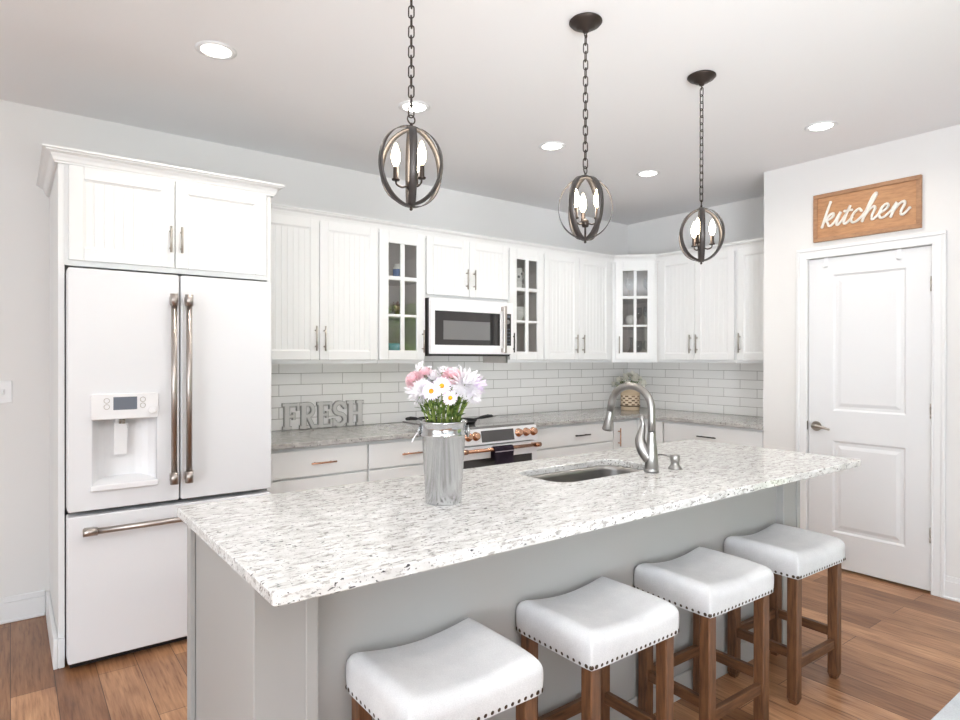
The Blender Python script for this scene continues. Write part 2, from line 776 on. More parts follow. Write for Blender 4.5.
# walls behind and left of the camera with big glazed openings
w = MB()
w.box(xL - W, xL, yN, -2.15, 0, zC)
w.box(xL - W, xL, 1.55, yB, 0, zC)
w.box(xL - W, xL, -2.15, 1.55, 0, .45)
w.box(xL - W, xL, -2.15, 1.55, 2.5, zC)
struct(w.build('wall_left', M_WALL))
w = MB()
w.box(xL, -1.75, yN - W, yN, 0, zC)
w.box(2.95, xP, yN - W, yN, 0, zC)
w.box(-1.75, 2.95, yN - W, yN, 0, .4)
w.box(-1.75, 2.95, yN - W, yN, 2.55, zC)
struct(w.build('wall_rear', M_WALL))


def baseboard(name, T, a, b, h=.135):
    m = MB(T)
    m.box(a, b, 0, h - .03, .0, .016)
    m.box(a, b, h - .03, h, .0, .010, .003)
    m.box(a, b, .0, .018, .016, .024, .004)
    return struct(m.build(name, M_TRIM))


baseboard('baseboard_back', F_BACK(yB - .0005), xL, .152)
baseboard('baseboard_right', F_RIGHT(xP - .0005), -1.254, 1.9)
baseboard('baseboard_right_corner', F_RIGHT(xP - .0005), -yP, -2.116)

# ---- pantry door
CF = F_RIGHT(xP)
m = MB(CF)
co, ci = .072, .0
for lo, hi, w0_, w1_, bv in ((0, .012, .0005, .016, .003), (.012, .050, .0005, .013, .001), (.050, .072, .0005, .022, .004)):
    m.box(-DY1 - hi, -DY1 - lo, 0, DZ + lo, w0_, w1_, bv)
    m.box(-DY0 + lo, -DY0 + hi, 0, DZ + lo, w0_, w1_, bv)
    m.box(-DY1 - hi, -DY0 + hi, DZ + lo, DZ + hi, w0_, w1_, bv)
struct(m.build('trim_1', M_TRIM))


def raised_door(m, u0, u1, v0, v1, panels, w0, th):
    """slab with sunk, bevelled and raised panels on its front"""
    us = sorted({u0, u1} | {p[0] for p in panels} | {p[1] for p in panels})
    vs = sorted({v0, v1} | {p[2] for p in panels} | {p[3] for p in panels})
    for i in range(len(us) - 1):
        for j in range(len(vs) - 1):
            a, b, c, d = us[i], us[i + 1], vs[j], vs[j + 1]
            if (a, b, c, d) in panels:
                steps = [(0, 0), (.012, -.010), (.03, -.010), (.052, -.002)]
                prev = None
                for ins, dz in steps:
                    q = [(a + ins, c + ins, w0 + dz), (b - ins, c + ins, w0 + dz), (b - ins, d - ins, w0 + dz), (a + ins, d - ins, w0 + dz)]
                    if prev:
                        for k in range(4):
                            m.quad(prev[k], prev[(k + 1) % 4], q[(k + 1) % 4], q[k])
                    prev = q
                m.quad(*prev)
            else:
                m.quad((a, c, w0), (b, c, w0), (b, d, w0), (a, d, w0))
    z = w0 - th
    m.quad((u0, v0, z), (u0, v1, z), (u1, v1, z), (u1, v0, z))
    for a, b in (((u0, v0), (u1, v0)), ((u1, v0), (u1, v1)), ((u1, v1), (u0, v1)), ((u0, v1), (u0, v0))):
        m.quad((*a, w0), (*a, z), (*b, z), (*b, w0))


dr = bpy.data.objects.new('door_1', None)
COL.objects.link(dr)
dr.location = (xP, (DY0 + DY1) / 2, 0)
struct(dr)
m = MB(CF)
pu0, pu1 = -1.884, -1.460
raised_door(m, -DY1 + .004, -DY0 - .004, .016, DZ - .005, [(pu0, pu1, .245, .855), (pu0, pu1, 1.055, 1.962)], -.006, .035)
m.build('door_leaf', M_DOOR, dr)
for z in (1.85, 1.09, .35):
    h = MB(CF)
    h.box(-DY0 - .010, -DY0 + .004, z - .045, z + .045, -.005, .002, .001)
    for k in range(3):
        h.cyl((-DY0 - .003, z - .044 + k * .03, .006), (-DY0 - .003, z - .016 + k * .03, .006), .0062, 10)
    h.build('hinge', M_NICK, dr)
h = MB(CF)
hy, hz = -1.985, .944
h.cyl((hy, hz, -.005), (hy, hz, .006), .033, 24)
h.cyl((hy, hz, .004), (hy, hz, .05), .011, 14)
h.tube([(hy - .008, hz, .05), (hy + .02, hz + .003, .052), (hy + .07, hz - .004, .052), (hy + .105, hz - .012, .05)], [.012, .012, .009, .007], 12)
h.build('door_handle', M_NICK, dr)
h = MB(CF)
h.box(-DY1 - .004, -DY1 + .001, .915, .975, -.002, .0112, .001)
h.build('strike_plate', M_DARK, dr)
for yy in (1.928, 1.498):
    h = MB(CF)
    h.box(-yy - .012, -yy + .012, 2.016, DZ - .001, -.0055, -.0035)
    h.box(-yy - .012, -yy + .012, 2.016, 2.021, -.0045, .014, .001)
    h.box(-yy - .012, -yy + .012, 2.016, 2.036, .011, .014, .001)
    tag(h.build('door_hook', M_PLAS, loc=(xP, yy, 2.016)), 'small white over-door hook, the one %s the door top' % ('nearer the handle side of' if yy > 1.7 else 'nearer the hinge side of'), 'hook', 'hooks over the pantry door')

# ---- backsplash (tiled strips of the two walls)
m = MB()
m.box(1.10, xR - .001, yB - .009, yB - .001, CT + .001, 1.44)
struct(m.build('wall_backsplash_back', M_TILEB, loc=(1.128, yB - .009, CT + .001)))
m = MB()
m.box(xR - .009, xR - .001, yP, yB - .009, CT + .001, 1.44)
struct(m.build('wall_backsplash_right', M_TILER, loc=(xR - .009, yB - .009, CT + .001)))

# ---- light switch
t = thing('light_switch', 'white light switch plate on the left grey wall', 'light switch', (-.03, yB, 1.22))
MB(F_BACK(yB)).box(-.068, .008, 1.16, 1.279, .0005, .007, .003).build('plate', M_PLAS, t)
MB(F_BACK(yB)).box(-.037, -.023, 1.205, 1.235, .007, .010, .001).build('toggle_slot', M_TRIM, t)
MB(F_BACK(yB)).box(-.034, -.026, 1.214, 1.232, .010, .019, .002).build('toggle', M_PLAS, t)

# ---------------------------------------------------------------- cabinets
def bead_door(T, u0, u1, v0, v1, w0, parent, name='door', fr=.058, th=.02, m_=None):
    m = MB(T)
    b = .0025
    for (a, bb, c, d) in ((u0, u0 + fr, v0, v1), (u1 - fr, u1, v0, v1), (u0 + fr, u1 - fr, v0, v0 + fr), (u0 + fr, u1 - fr, v1 - fr, v1)):
        m.box(a, bb, c, d, w0, w0 + th, b)
    # inner ogee
    i0, i1, j0, j1 = u0 + fr, u1 - fr, v0 + fr, v1 - fr
    for (q0, q1) in ((((i0, j0), (i1, j0)), ((i0 + .01, j0 + .01), (i1 - .01, j0 + .01))), (((i1, j0), (i1, j1)), ((i1 - .01, j0 + .01), (i1 - .01, j1 - .01))),
                     (((i1, j1), (i0, j1)), ((i1 - .01, j1 - .01), (i0 + .01, j1 - .01))), (((i0, j1), (i0, j0)), ((i0 + .01, j1 - .01), (i0 + .01, j0 + .01)))):
        m.quad((*q0[0], w0 + th - .004), (*q0[1], w0 + th - .004), (*q1[1], w0 + th - .010), (*q1[0], w0 + th - .010))
    # beadboard: boards with rounded grooves
    n = max(2, round((i1 - i0) / .039))
    sx = (i1 - i0) / n
    z = w0 + th - .009
    pts = []
    for k in range(n):
        a = i0 + k * sx
        pts += [(a, z - .0025), (a + .0025, z), (a + sx - .0025, z)]
    pts.append((i1, z - .0025))
    for (p, q) in zip(pts, pts[1:]):
        m.quad((p[0], j0, p[1]), (q[0], j0, q[1]), (q[0], j1, q[1]), (p[0], j1, p[1]))
    return m.build(name, m_ or M_CAB, parent)


def pull(T, u, v0, v1, w, parent, m_, horizontal=False, r=.0055, st=.028):
    m = MB(T)
    P = (lambda a, ww: (a, u, ww)) if horizontal else (lambda a, ww: (u, a, ww))
    m.cyl(P(v0, w + st), P(v1, w + st), r, 10)
    for a in (v0 + .18 * (v1 - v0), v1 - .18 * (v1 - v0)):
        m.cyl(P(a, w), P(a, w + st), r * .85, 8)
    return m.build('handle', m_, parent)


def grid_door(T, u0, u1, v0, v1, w0, parent, rows, cols, mu=.030, fr=.058, th=.02):
    """glass door: rows/cols = the pane limits measured in the photograph"""
    root = MB(T)
    root.box(u0, cols[0][0], v0, v1, w0, w0 + th, .0025)
    root.box(cols[-1][1], u1, v0, v1, w0, w0 + th, .0025)
    root.box(cols[0][0], cols[-1][1], v0, rows[-1][0], w0, w0 + th, .0025)
    root.box(cols[0][0], cols[-1][1], rows[0][1], v1, w0, w0 + th, .0025)
    for a, b in zip(cols, cols[1:]):
        root.box(a[1], b[0], rows[-1][0], rows[0][1], w0 + .002, w0 + th - .002, .002)
    for a, b in zip(rows, rows[1:]):
        for c in cols:
            root.box(c[0], c[1], b[1], a[0], w0 + .002, w0 + th - .002, .002)
    d = root.build('door', M_CAB, parent)
    MB(T).box(cols[0][0] - .004, cols[-1][1] + .004, rows[-1][0] - .004, rows[0][1] + .004, w0 + .006, w0 + .009).build('glass_pane', M_PANE, d)
    return d


TB, TR = F_BACK(yU), F_RIGHT(xU)


def solid_upper(label, T, u0, u1, v0, v1, depth, doors, handles, loc, cat='wall cabinet', hz=(1.447, 1.605)):
    t = thing('wall_cabinet', label, cat, loc)
    MB(T).box(u0 + .0005, u1 - .0005, v0, v1, -depth + .001, 0).build('body', M_CAB, t)
    for (a, b), h in zip(doors, handles):
        d = bead_door(T, a, b, v0 + .024, v1 - .010, .001, t)
        if h is not None:
            pull(T, h, hz[0], hz[1], .021, d, M_NICK)
    return t


UD = .321
solid_upper('white beadboard wall cabinet right beside the fridge tower', TB, 1.134, 1.996, zU, zUt, UD, [(1.16, 1.573), (1.577, 1.989)], [1.546, 1.605], (1.56, yU, zU))
solid_upper('short white two-door wall cabinet directly above the microwave', TB, 2.374, 3.148, 1.838, zUt, UD, [(2.381, 2.757), (2.761, 3.142)], [2.728, 2.797], (2.76, yU, 1.838), hz=(1.915, 2.063))
solid_upper('white two-door wall cabinet between the right-hand narrow glass cabinet and the corner', TB, 3.526, Ac, zU, zUt, UD, [(3.531, 3.937), (3.941, 4.345)], [3.895, 3.980], (3.95, yU, zU))
solid_upper('white two-door wall cabinet on the right wall beside the corner glass cabinet', TR, -Bc, -2.746, zU, zUt, UD, [(-3.478, -3.124), (-3.120, -2.757)], [-3.152, -3.090], (xU, 3.1, zU))
solid_upper('white single-door wall cabinet at the pantry wall end of the row', TR, -2.745, -yP - .001, zU, zUt, UD, [(-2.731, -2.372)], [-2.703], (xU, 2.55, zU))


def shell_upper(label, x0, x1, shelves, loc):
    t = thing('glass_wall_cabinet', label, 'wall cabinet', loc)
    m = MB()
    k = .016
    yb = yB - .002
    for a in (x0 + .0005, x1 - k - .0005):
        m.box(a, a + k, yU, yb, zU, zUt)
    for z in (zU, zUt - k):
        m.box(x0 + k, x1 - k, yU, yb, z, z + k)
    m.box(x0 + k, x1 - k, yb - .006, yb, zU + k, zUt - k)
    m.build('body', M_CABIN, t)
    m = MB()
    e = .0005
    for a, b, c, d in ((x0 + e, x0 + .03, zU, zUt), (x1 - .03, x1 - e, zU, zUt), (x0 + .03, x1 - .03, zU, zU + .045), (x0 + .03, x1 - .03, zUt - .045, zUt)):
        m.box(a, b, yU - .0008, yU + .018, c, d)
    m.build('face_frame', M_CAB, t)
    for z in shelves:
        MB().box(x0 + k + .001, x1 - k - .001, yU + .03, yb - .008, z - .012, z).build('shelf', M_CABIN, t)
    return t


ROWS = [(1.969, 2.197), (1.706, 1.943), (1.455, 1.689)]
SH = [1.698, 1.956]
g1 = shell_upper('narrow white glass-front wall cabinet left of the microwave', 1.997, 2.373, SH, (2.18, yU, zU))
d = grid_door(TB, 2.003, 2.368, zU + .024, zUt - .01, .001, g1, ROWS, [(2.073, 2.170), (2.201, 2.300)])
pull(TB, 2.342, 1.44, 1.601, .021, d, M_NICK)
g2 = shell_upper('narrow white glass-front wall cabinet right of the microwave', 3.149, 3.525, SH, (3.33, yU, zU))
d = grid_door(TB, 3.155, 3.520, zU + .024, zUt - .01, .001, g2, ROWS, [(3.228, 3.325), (3.358, 3.452)])
pull(TB, 3.180, 1.447, 1.601, .021, d, M_DARK)
# diagonal corner cabinet
t = thing('corner_wall_cabinet', 'white diagonal corner wall cabinet with a six-pane glass door', 'wall cabinet', (4.7, 3.8, zU))
poly = [(Ac + .001, yB - .01), (Ac + .001, yU), (xU, Bc + .001), (xR - .01, Bc + .001), (xR - .01, yB - .01)]
m = MB()
for z in (zU, zUt - .016):
    m.prism(poly, z, z + .016)
m.box(Ac + .001, Ac + .016, yU + .001, yB - .01, zU, zUt)
m.box(xU + .001, xR - .01, Bc + .001, Bc + .016, zU, zUt)
m.box(Ac + .016, xR - .012, yB - .018, yB - .011, zU, zUt)
m.box(xR - .018, xR - .011, Bc + .016, yB - .012, zU, zUt)
m.build('body', M_CABIN, t)
TD = frame((Ac, yU, 0), (1, -1, 0), (-1, -1, 0))
LD = math.hypot(xU - Ac, yU - Bc)
m = MB(TD)
for a, b, c, dd in ((.002, .05, zU, zUt), (LD - .05, LD - .002, zU, zUt), (.05, LD - .05, zU, zU + .045), (.05, LD - .05, zUt - .045, zUt)):
    m.box(a, b, c, dd, -.018, 0)
m.build('face_frame', M_CAB, t)
inner = [(Ac + .02, yB - .02), (Ac + .02, yU + .03), (xU + .03, Bc + .02), (xR - .02, Bc + .02), (xR - .02, yB - .02)]
for z in SH:
    MB().prism(inner, z - .008, z).build('shelf', M_CRYST, t)
d = grid_door(TD, .028, LD - .028, zU + .024, zUt - .01, .001, t, ROWS, [(.094, .190), (.216, .312)])
pull(TD, .062, 1.447, 1.601, .021, d, M_NICK)

# crown and light rail
def sweep(path, prof, name, m_):
    """profile (out, up) along a polyline whose outside lies to its right"""
    P = [Vector(p) for p in path]
    m = MB()
    rows = []
    for i, p in enumerate(P):
        d0 = (P[i] - P[i - 1]).normalized() if i else None
        d1 = (P[i + 1] - P[i]).normalized() if i < len(P) - 1 else None
        d0, d1 = d0 or d1, d1 or d0
        n0, n1 = Vector((d0.y, -d0.x)), Vector((d1.y, -d1.x))
        n = n0 + n1
        n = n / (n.length_squared / 2)
        rows.append([m._v((p.x + n.x * a, p.y + n.y * a, b)) for a, b in prof])
    k = len(prof)
    for A, B in zip(rows, rows[1:]):
        for j in range(k):
            m._f([A[j], A[(j + 1) % k], B[(j + 1) % k], B[j]])
    m._f(rows[0])
    m._f(rows[-1][::-1])
    return m


def crown_prof(z, h, o):
    return [(0, z), (.012, z), (.012, z + .1 * h), (.018, z + .18 * h), (.022, z + .4 * h), (.5 * o, z + .62 * h), (.8 * o, z + .74 * h), (.82 * o, z + .82 * h), (o, z + .86 * h), (o, z + h), (0, z + h)]


UP = [(1.134, yU - .001), (Ac, yU - .001), (xU - .001, Bc), (xU - .001, yP + .001)]
struct(sweep(UP, crown_prof(2.262, .076, .058), '', None).build('trim_2', M_CAB))
RP = [(Ac, yU - .001), (xU - .001, Bc), (xU - .001, yP + .001)]


# ---- fridge tower
t = thing('fridge_surround_cabinet', 'tall white cabinet surround enclosing the fridge with two doors above it', 'cabinet', (.65, 3.75, 0))
m = MB()
m.box(.172, .197, 3.383, yB - .001, 0, 2.29, .001)
m.box(1.110, 1.132, 3.383, yB - .001, 0, 2.29, .001)
m.box(.197, 1.110, 3.383, yB - .001, 1.822, 2.29)
m.build('body', M_CAB, t)
F2 = F_BACK(3.383)
for (a, b), h in zip(((.211, .649), (.654, 1.100)), (.629, .678)):
    d = bead_door(F2, a, b, 1.846, 2.276, .001, t)
    pull(F2, h, 1.918, 2.046, .021, d, M_NICK)
m = sweep([(.171, yB - .001), (.171, 3.382), (1.133, 3.382), (1.133, yU - .07)], crown_prof(2.279, .061, .057), '', None)
m.build('crown', M_CAB, t)
m = MB()
for (a, b, c, dd) in ((.153, .1712, 3.367, yB - .03), (.1714, .197, 3.367, 3.3825)):
    m.box(a, b, c, dd, 0, .135, .003)
m.build('plinth_trim', M_TRIM, t)

# ---- base cabinets
yF0, xF0 = 3.522, 4.402
TBb, TRb = F_BACK(yF0), F_RIGHT(xF0)


def slab(T, u0, u1, v0, v1, parent, name):
    return MB(T).box(u0, u1, v0, v1, .001, .021, .002).build(name, M_CAB, parent)


def base_cab(label, T, u0, u1, depth, loc, hl, mat_h, kick=True):
    t = thing('base_cabinet', label, 'base cabinet', loc)
    m = MB(T)
    m.box(u0 + .0005, u1 - .0005, .1, CT - .0315, -depth, 0)
    m.box(u0 + .0005, u1 - .0005, 0, .1, -depth, -.07)
    m.build('body', M_CAB, t)
    d = slab(T, u0 + .007, u1 - .007, .708, .862, t, 'drawer')
    if hl:
        pull(T, .784, hl[0], hl[1], .021, d, mat_h, True)
    for z0_, z1_ in ((.412, .697), (.115, .401)):
        d = slab(T, u0 + .007, u1 - .007, z0_, z1_, t, 'drawer')
        pull(T, (z0_ + z1_) / 2, (u0 + u1) / 2 - .08, (u0 + u1) / 2 + .08, .021, d, mat_h, True)
    return t


dp = yB - yF0 - .012
base_cab('white base cabinet with copper-pulled drawer next to the fridge', TBb, 1.134, 1.776, dp, (1.45, yF0, 0), (1.401, 1.557), M_COP)
base_cab('white base cabinet with copper-pulled drawer left of the range', TBb, 1.777, 2.366, dp, (2.07, yF0, 0), (2.008, 2.170), M_COP)
base_cab('white base cabinet with a wide drawer right of the range', TBb, 3.152, 4.066, dp, (3.6, yF0, 0), (3.585, 3.755), M_DARK)
base_cab('white base cabinet with a wide drawer on the right wall', TRb, -3.232, -yP - .001, xR - xF0 - .012, (xF0, 2.8, 0), (-2.895, -2.732), M_DARK)
t = thing('corner_base_cabinet', 'white corner base cabinet with an inward folding door', 'base cabinet', (4.5, 3.6, 0))
lp = [(4.067, yF0), (xF0, yF0), (xF0, 3.233), (xR - .011, 3.233), (xR - .011, yB - .011), (4.067, yB - .011)]
lk = [(4.067, yF0 + .07), (xF0 + .07, yF0 + .07), (xF0 + .07, 3.233), (xR - .011, 3.233), (xR - .011, yB - .011), (4.067, yB - .011)]
m = MB()
m.prism(lp, .1, CT - .0315)
m.prism(lk, 0, .1)
m.build('body', M_CAB, t)
d = slab(TBb, 4.074, xF0 - .024, .115, .862, t, 'door')
pull(TBb, 4.125, .655, .81, .021, d, M_COP)
slab(TRb, -yF0 + .002, -3.24, .115, .862, t, 'door')

# ---- perimeter worktops
def worktop(name, poly, m_, label, loc, holes=()):
    return tag(MB().prism(poly, CT - .03, CT, holes, .003).build(name, m_, loc=loc), label, 'countertop')


yW, xW = 3.477, 4.357
worktop('countertop', [(1.134, yW), (2.372, yW), (2.372, yB - .010), (1.134, yB - .010)], M_GRAN_SHADED, 'speckled granite counter between the fridge and the range', (1.75, 3.8, CT - .03))
worktop('countertop', [(3.145, yW), (xW, yW), (xW, yP + .001), (xR - .010, yP + .001), (xR - .010, yB - .010), (3.145, yB - .010)], M_GRAN_SHADED, 'L-shaped speckled granite counter right of the range running round the corner', (4.4, 3.6, CT - .03))

# ---------------------------------------------------------------- refrigerator
t = thing('refrigerator', 'white french-door refrigerator with bronze bar handles', 'refrigerator', (.655, 3.7, 0))
fx0, fx1, fy = .202, 1.104, 3.287
MB().box(fx0 + .004, fx1 - .004, 3.395, 4.07, .03, 1.790, .004).build('body', M_DARK, t)
m = MB()
m.box(fx0 + .01, fx1 - .01, 3.33, 3.44, .006, .036)
m.build('kick_grille', M_BLACK, t)
for x in (.26, 1.05):
    for y in (3.5, 4.0):
        MB().cyl((x, y, 0), (x, y, .03), .02, 12).build('foot', M_BLACK, t)
# left door with the dispenser opening
rx0, rx1, rz0, rz1 = .297, .555, .826, 1.124
m = MB(F_BACK(fy))
pol = rrect(fx0, .6555, .712, 1.802, .010, 4)
m.prism(pol, -.10, 0, [[(rx0, rz0), (rx1, rz0), (rx1, rz1), (rx0, rz1)]], .004)
ld = m.build('door', M_FRIDGE, t)
m = MB(F_BACK(fy))
m.prism(rrect(.6625, fx1, .712, 1.802, .010, 4), -.10, 0, (), .004)
rd = m.build('door', M_FRIDGE, t)
m = MB(F_BACK(fy))
m.prism(rrect(fx0, fx1, .037, .690, .010, 4), -.10, 0, (), .004)
fd = m.build('freezer_drawer', M_FRIDGE, t)


def bar_handle(T, p0, p1, parent, r=.0135, cap=.018, L=.055, st=.058):
    p0, p1 = Vector(p0), Vector(p1)
    d = (p1 - p0).normalized()
    o = Vector((0, 0, st))
    m = MB(T)
    m.cyl(p0 + d * L + o, p1 - d * L + o, r, 18)
    h = m.build('handle', M_BRZ, parent)
    for a, b in ((p0, p0 + d * L), (p1 - d * L, p1)):
        c = MB(T)
        c.cyl(a + o, b + o, cap, 18)
        q = a.lerp(b, .5)
        sz = .010
        e = d * .02
        x = Vector((d.y, -d.x, 0)) * sz
        lo, hi = [Vector([min(v[k] for v in (q - e - x, q + e + x)) for k in range(3)]), Vector([max(v[k] for v in (q - e - x, q + e + x)) for k in range(3)])]
        c.box(lo.x, hi.x, lo.y, hi.y, 0, st, .002)
        c.build('handle_mount', M_BRZ, h)
    return h


TF = F_BACK(fy)
bar_handle(TF, (.622, .80, 0), (.622, 1.705, 0), ld)
bar_handle(TF, (.688, .80, 0), (.688, 1.705, 0), rd)
bar_handle(TF, (.255, .629, 0), (1.051, .629, 0), fd)
# dispenser on the left door
dsp = MB(TF)
n = 10
for k in range(n):                      # liner: gently curved back and sides
    a0, a1 = k / n, (k + 1) / n
    f = lambda a: (rx0 + (rx1 - rx0) * a, -.085 + .075 * abs(2 * a - 1) ** 4)
    p, q = f(a0), f(a1)
    dsp.quad((p[0], rz0, p[1]), (q[0], rz0, q[1]), (q[0], rz1, q[1]), (p[0], rz1, p[1]), sm=True)
dsp.quad((rx0, rz1, -.001), (rx1, rz1, -.001), (rx1, rz1, -.09), (rx0, rz1, -.09))
dsp.quad((rx0, rz0, -.001), (rx1, rz0, -.001), (rx1, rz0 + .022, -.088), (rx0, rz0 + .022, -.088))
dsp.quad((rx0, rz0, -.001), (rx0, rz1, -.001), (rx0, rz1, -.012), (rx0, rz0, -.012))
dsp.quad((rx1, rz0, -.001), (rx1, rz1, -.001), (rx1, rz1, -.012), (rx1, rz0, -.012))
dsp.build('dispenser_recess', M_PLAS, t)
m = MB(TF)
m.prism(rrect(.288, .563, 1.119, 1.237, .010, 4), .001, .014, (), .003)
cp = m.build('control_panel', M_PLAS, t)
MB(TF).box(.376, .472, 1.162, 1.221, .0142, .0152).build('display', M_SCREEN, cp)
for x, z in ((.350, 1.205), (.350, 1.177), (.496, 1.207), (.496, 1.179)):
    MB(TF).tube([(x + .011 * math.cos(k * PI / 8), z + .011 * math.sin(k * PI / 8), .0142) for k in range(16)], .0013, 6, closed=True).build('button', M_NICK, cp)
MB(TF).cyl((.533, 1.156, .013), (.533, 1.156, .026), .015, 20).tube([(.533 + .015 * math.cos(k * PI / 8), 1.156 + .015 * math.sin(k * PI / 8), .024) for k in range(16)], .002, 6, closed=True).build('dial', M_PLAS, cp)
m = MB(TF)
m.box(.386, .442, .945, 1.10, -.062, -.050, .004)
m.box(.392, .436, 1.10, 1.123, -.062, -.03, .003)
m.build('paddle', M_PLAS, t)
m = MB(TF)
m.cyl((.408, 1.095, -.028), (.408, 1.123, -.028), .006, 10).cyl((.422, 1.095, -.024), (.422, 1.123, -.024), .006, 10)
m.build('nozzle', M_NICK, t)
m = MB(TF)
m.box(.286, .562, .797, .825, .001, .018, .004)
m.box(.40, .432, .8255, .8275, -.03, -.015)
m.build('drip_tray', M_PLAS, t)

# ---------------------------------------------------------------- microwave
t = thing('microwave', 'white over-the-range microwave with dark glass and bronze handle', 'microwave', (2.76, 3.9, 1.425))
MX0, MX1, MZ0, MZ1, MY = 2.379, 3.143, 1.428, 1.834, 3.722
MB().box(MX0, MX1, MY + .03, yB - .012, MZ0, MZ1, .002).build('case', M_DARK, t)
TM = F_BACK(MY)
m = MB(TM)
m.prism(rrect(MX0 + .001, MX1 - .001, MZ0 + .004, MZ1 - .001, .006, 3), -.03, 0, [[(2.415, 1.497), (3.012, 1.497), (3.012, 1.743), (2.415, 1.743)]], .002)
door = m.build('door', M_PLAS, t)
MB(TM).box(2.4155, 3.0115, 1.4975, 1.7425, -.02, -.003).build('window', M_GLASSDK, door)
MB(TM).box(2.488, 2.915, 1.537, 1.674, -.0028, -.0018).build('window_mesh', M_MESHGL, door)
MB(TM).box(2.919, 2.950, 1.499, 1.741, -.0028, -.0018).build('window_band', M_BLACK, door)
m = MB(TM)
m.box(3.052, 3.118, 1.499, 1.746, .0005, .004, .001)
cp = m.build('control_panel', M_BLACK, t)
MB(TM).cyl((3.076, 1.682, .004), (3.076, 1.682, .018), .017, 20).build('dial', M_STEEL, cp)
MB(TM).box(3.062, 3.108, 1.716, 1.734, .0042, .0048).build('display', M_SCREEN, cp)
for r_ in range(5):
    for c_ in range(3):
        MB(TM).box(3.061 + c_ * .018, 3.072 + c_ * .018, 1.510 + r_ * .028, 1.518 + r_ * .028, .0042, .0048).build('button', M_SCREEN, cp)
m = MB(TM)
m.box(3.016, 3.046, 1.442, 1.803, .030, .046, .005)
m.box(3.018, 3.044, 1.447, 1.478, 0, .032, .003)
m.box(3.018, 3.044, 1.767, 1.798, 0, .032, .003)
m.build('handle', M_BRZ, door)
m = MB()
m.box(MX0 + .02, MX1 - .02, MY + .02, yB - .06, MZ0 - .010, MZ0 - .0005)
m.build('vent_grille', M_BLACK, t)

# ---------------------------------------------------------------- range
t = thing('range', 'white slide-in range with copper knobs and handle', 'range', (2.757, 3.75, 0))
RX0, RX1 = 2.376, 3.141
MB().box(RX0 + .002, RX1 - .002, 3.49, yB - .012, .02, .905).build('body', M_FRIDGE, t)
MB().box(RX0 + .03, RX1 - .03, 3.50, 4.0, 0, .02).build('plinth', M_BLACK, t)
MB().box(RX0, RX1, 3.470, yB - .012, .9055, .922, .004).build('cooktop', mat('cooktop_glass', srgb(120, 118, 116), .06), t)
m = MB()
ft = [(3.4895, .905), (3.452, .905), (3.432, .80), (3.4895, .80)]
v0 = [m._v((RX0 + .002, *p)) for p in ft]
v1 = [m._v((RX1 - .002, *p)) for p in ft]
for k in range(4):
    m._f([v0[k - 1], v0[k], v1[k], v1[k - 1]])
m._f(v0)
m._f(v1[::-1])
cp = m.build('control_panel', M_FRIDGE, t)
TP = frame((0, 3.432, .80), (1, 0, 0), (0, -.105, .02))
MB(TP).box(2.618, 2.912, .014, .094, .0005, .003).build('display', M_SCREEN, cp)
bpy.data.objects[cp.children[0].name].data.materials[0] = mat('range_display', srgb(78, 76, 76), .15)
for x in (2.505, 2.568, 2.957, 3.030, 3.100):
    k_ = MB(TP)
    k_.tube([(x, .06, .0), (x, .06, .006), (x, .06, .008), (x, .06, .030), (x, .06, .034)], [.031, .031, .025, .023, .017], 22)
    k_.build('knob', M_COP, cp)
TO = F_BACK(3.488)
m = MB(TO)
m.prism(rrect(RX0 + .003, RX1 - .003, .19, .79, .008, 3), .001, .052, [[(2.428, .34), (3.09, .34), (3.09, .70), (2.428, .70)]], .003)
od = m.build('oven_door', M_FRIDGE, t)
MB(TO).box(2.429, 3.089, .341, .699, .03, .047).build('window', M_GLASSDK, od)
bar_handle(F_BACK(3.436), (2.402, .768, 0), (3.118, .768, 0), od, .0125, .017, .05, .055)
for c in od.children:
    if c.name.startswith('handle'):
        c.data.materials[0] = M_COP
        for g in c.children:
            g.data.materials[0] = M_COP
MB(TO).box(RX0 + .003, RX1 - .003, .035, .182, .001, .05, .004).build('storage_drawer', M_FRIDGE, t)
# towel over the oven handle
hy, hz = 3.381, .768
path = []
for z in (.652, .68, .71, .74, .762):
    path.append((hy - .017 - .004 * math.sin(z * 60), z))
for k in range(1, 8):
    a = PI - PI * k / 8
    path.append((hy + .0175 * math.cos(a), hz + .0175 * math.sin(a)))
path += [(hy + .018, .762), (hy + .019, .73), (hy + .019, .70)]


def sheet(name, m_, x0, x1, path, parent=None, loc=None, th=.003):
    m = MB()
    n = 14
    rows = []
    for j in range(n + 1):
        x = x0 + (x1 - x0) * j / n
        rows.append([(x, y + .0018 * math.sin(j * 1.3) * (1 if y < hy else -.3) - (.002 if y < hy else -.002), z) for y, z in path])
    for off in (0, th):
        V = [[m._v((x, y - (off if y < hy else -off), z + (off if abs(y - hy) < .013 else 0))) for x, y, z in r] for r in rows]
        for a, b in zip(V, V[1:]):
            for k in range(len(a) - 1):
                m._f([a[k], a[k + 1], b[k + 1], b[k]], True)
    return m.build(name, m_, parent, loc)


tw = sheet('dish_towel', M_TOWEL, 2.672, 2.842, path, loc=(2.757, hy, .652))
tag(tw, 'dark plum dish towel draped over the copper oven handle', 'towel')
sheet('woven_stripe', M_TOWELB, 2.6715, 2.8425, [(hy - .0262, .6535), (hy - .0262, .662)], tw, th=.001)
sheet('woven_stripe', M_TOWELB, 2.6715, 2.8425, [(hy - .0262, .750), (hy - .0262, .756)], tw, th=.001)


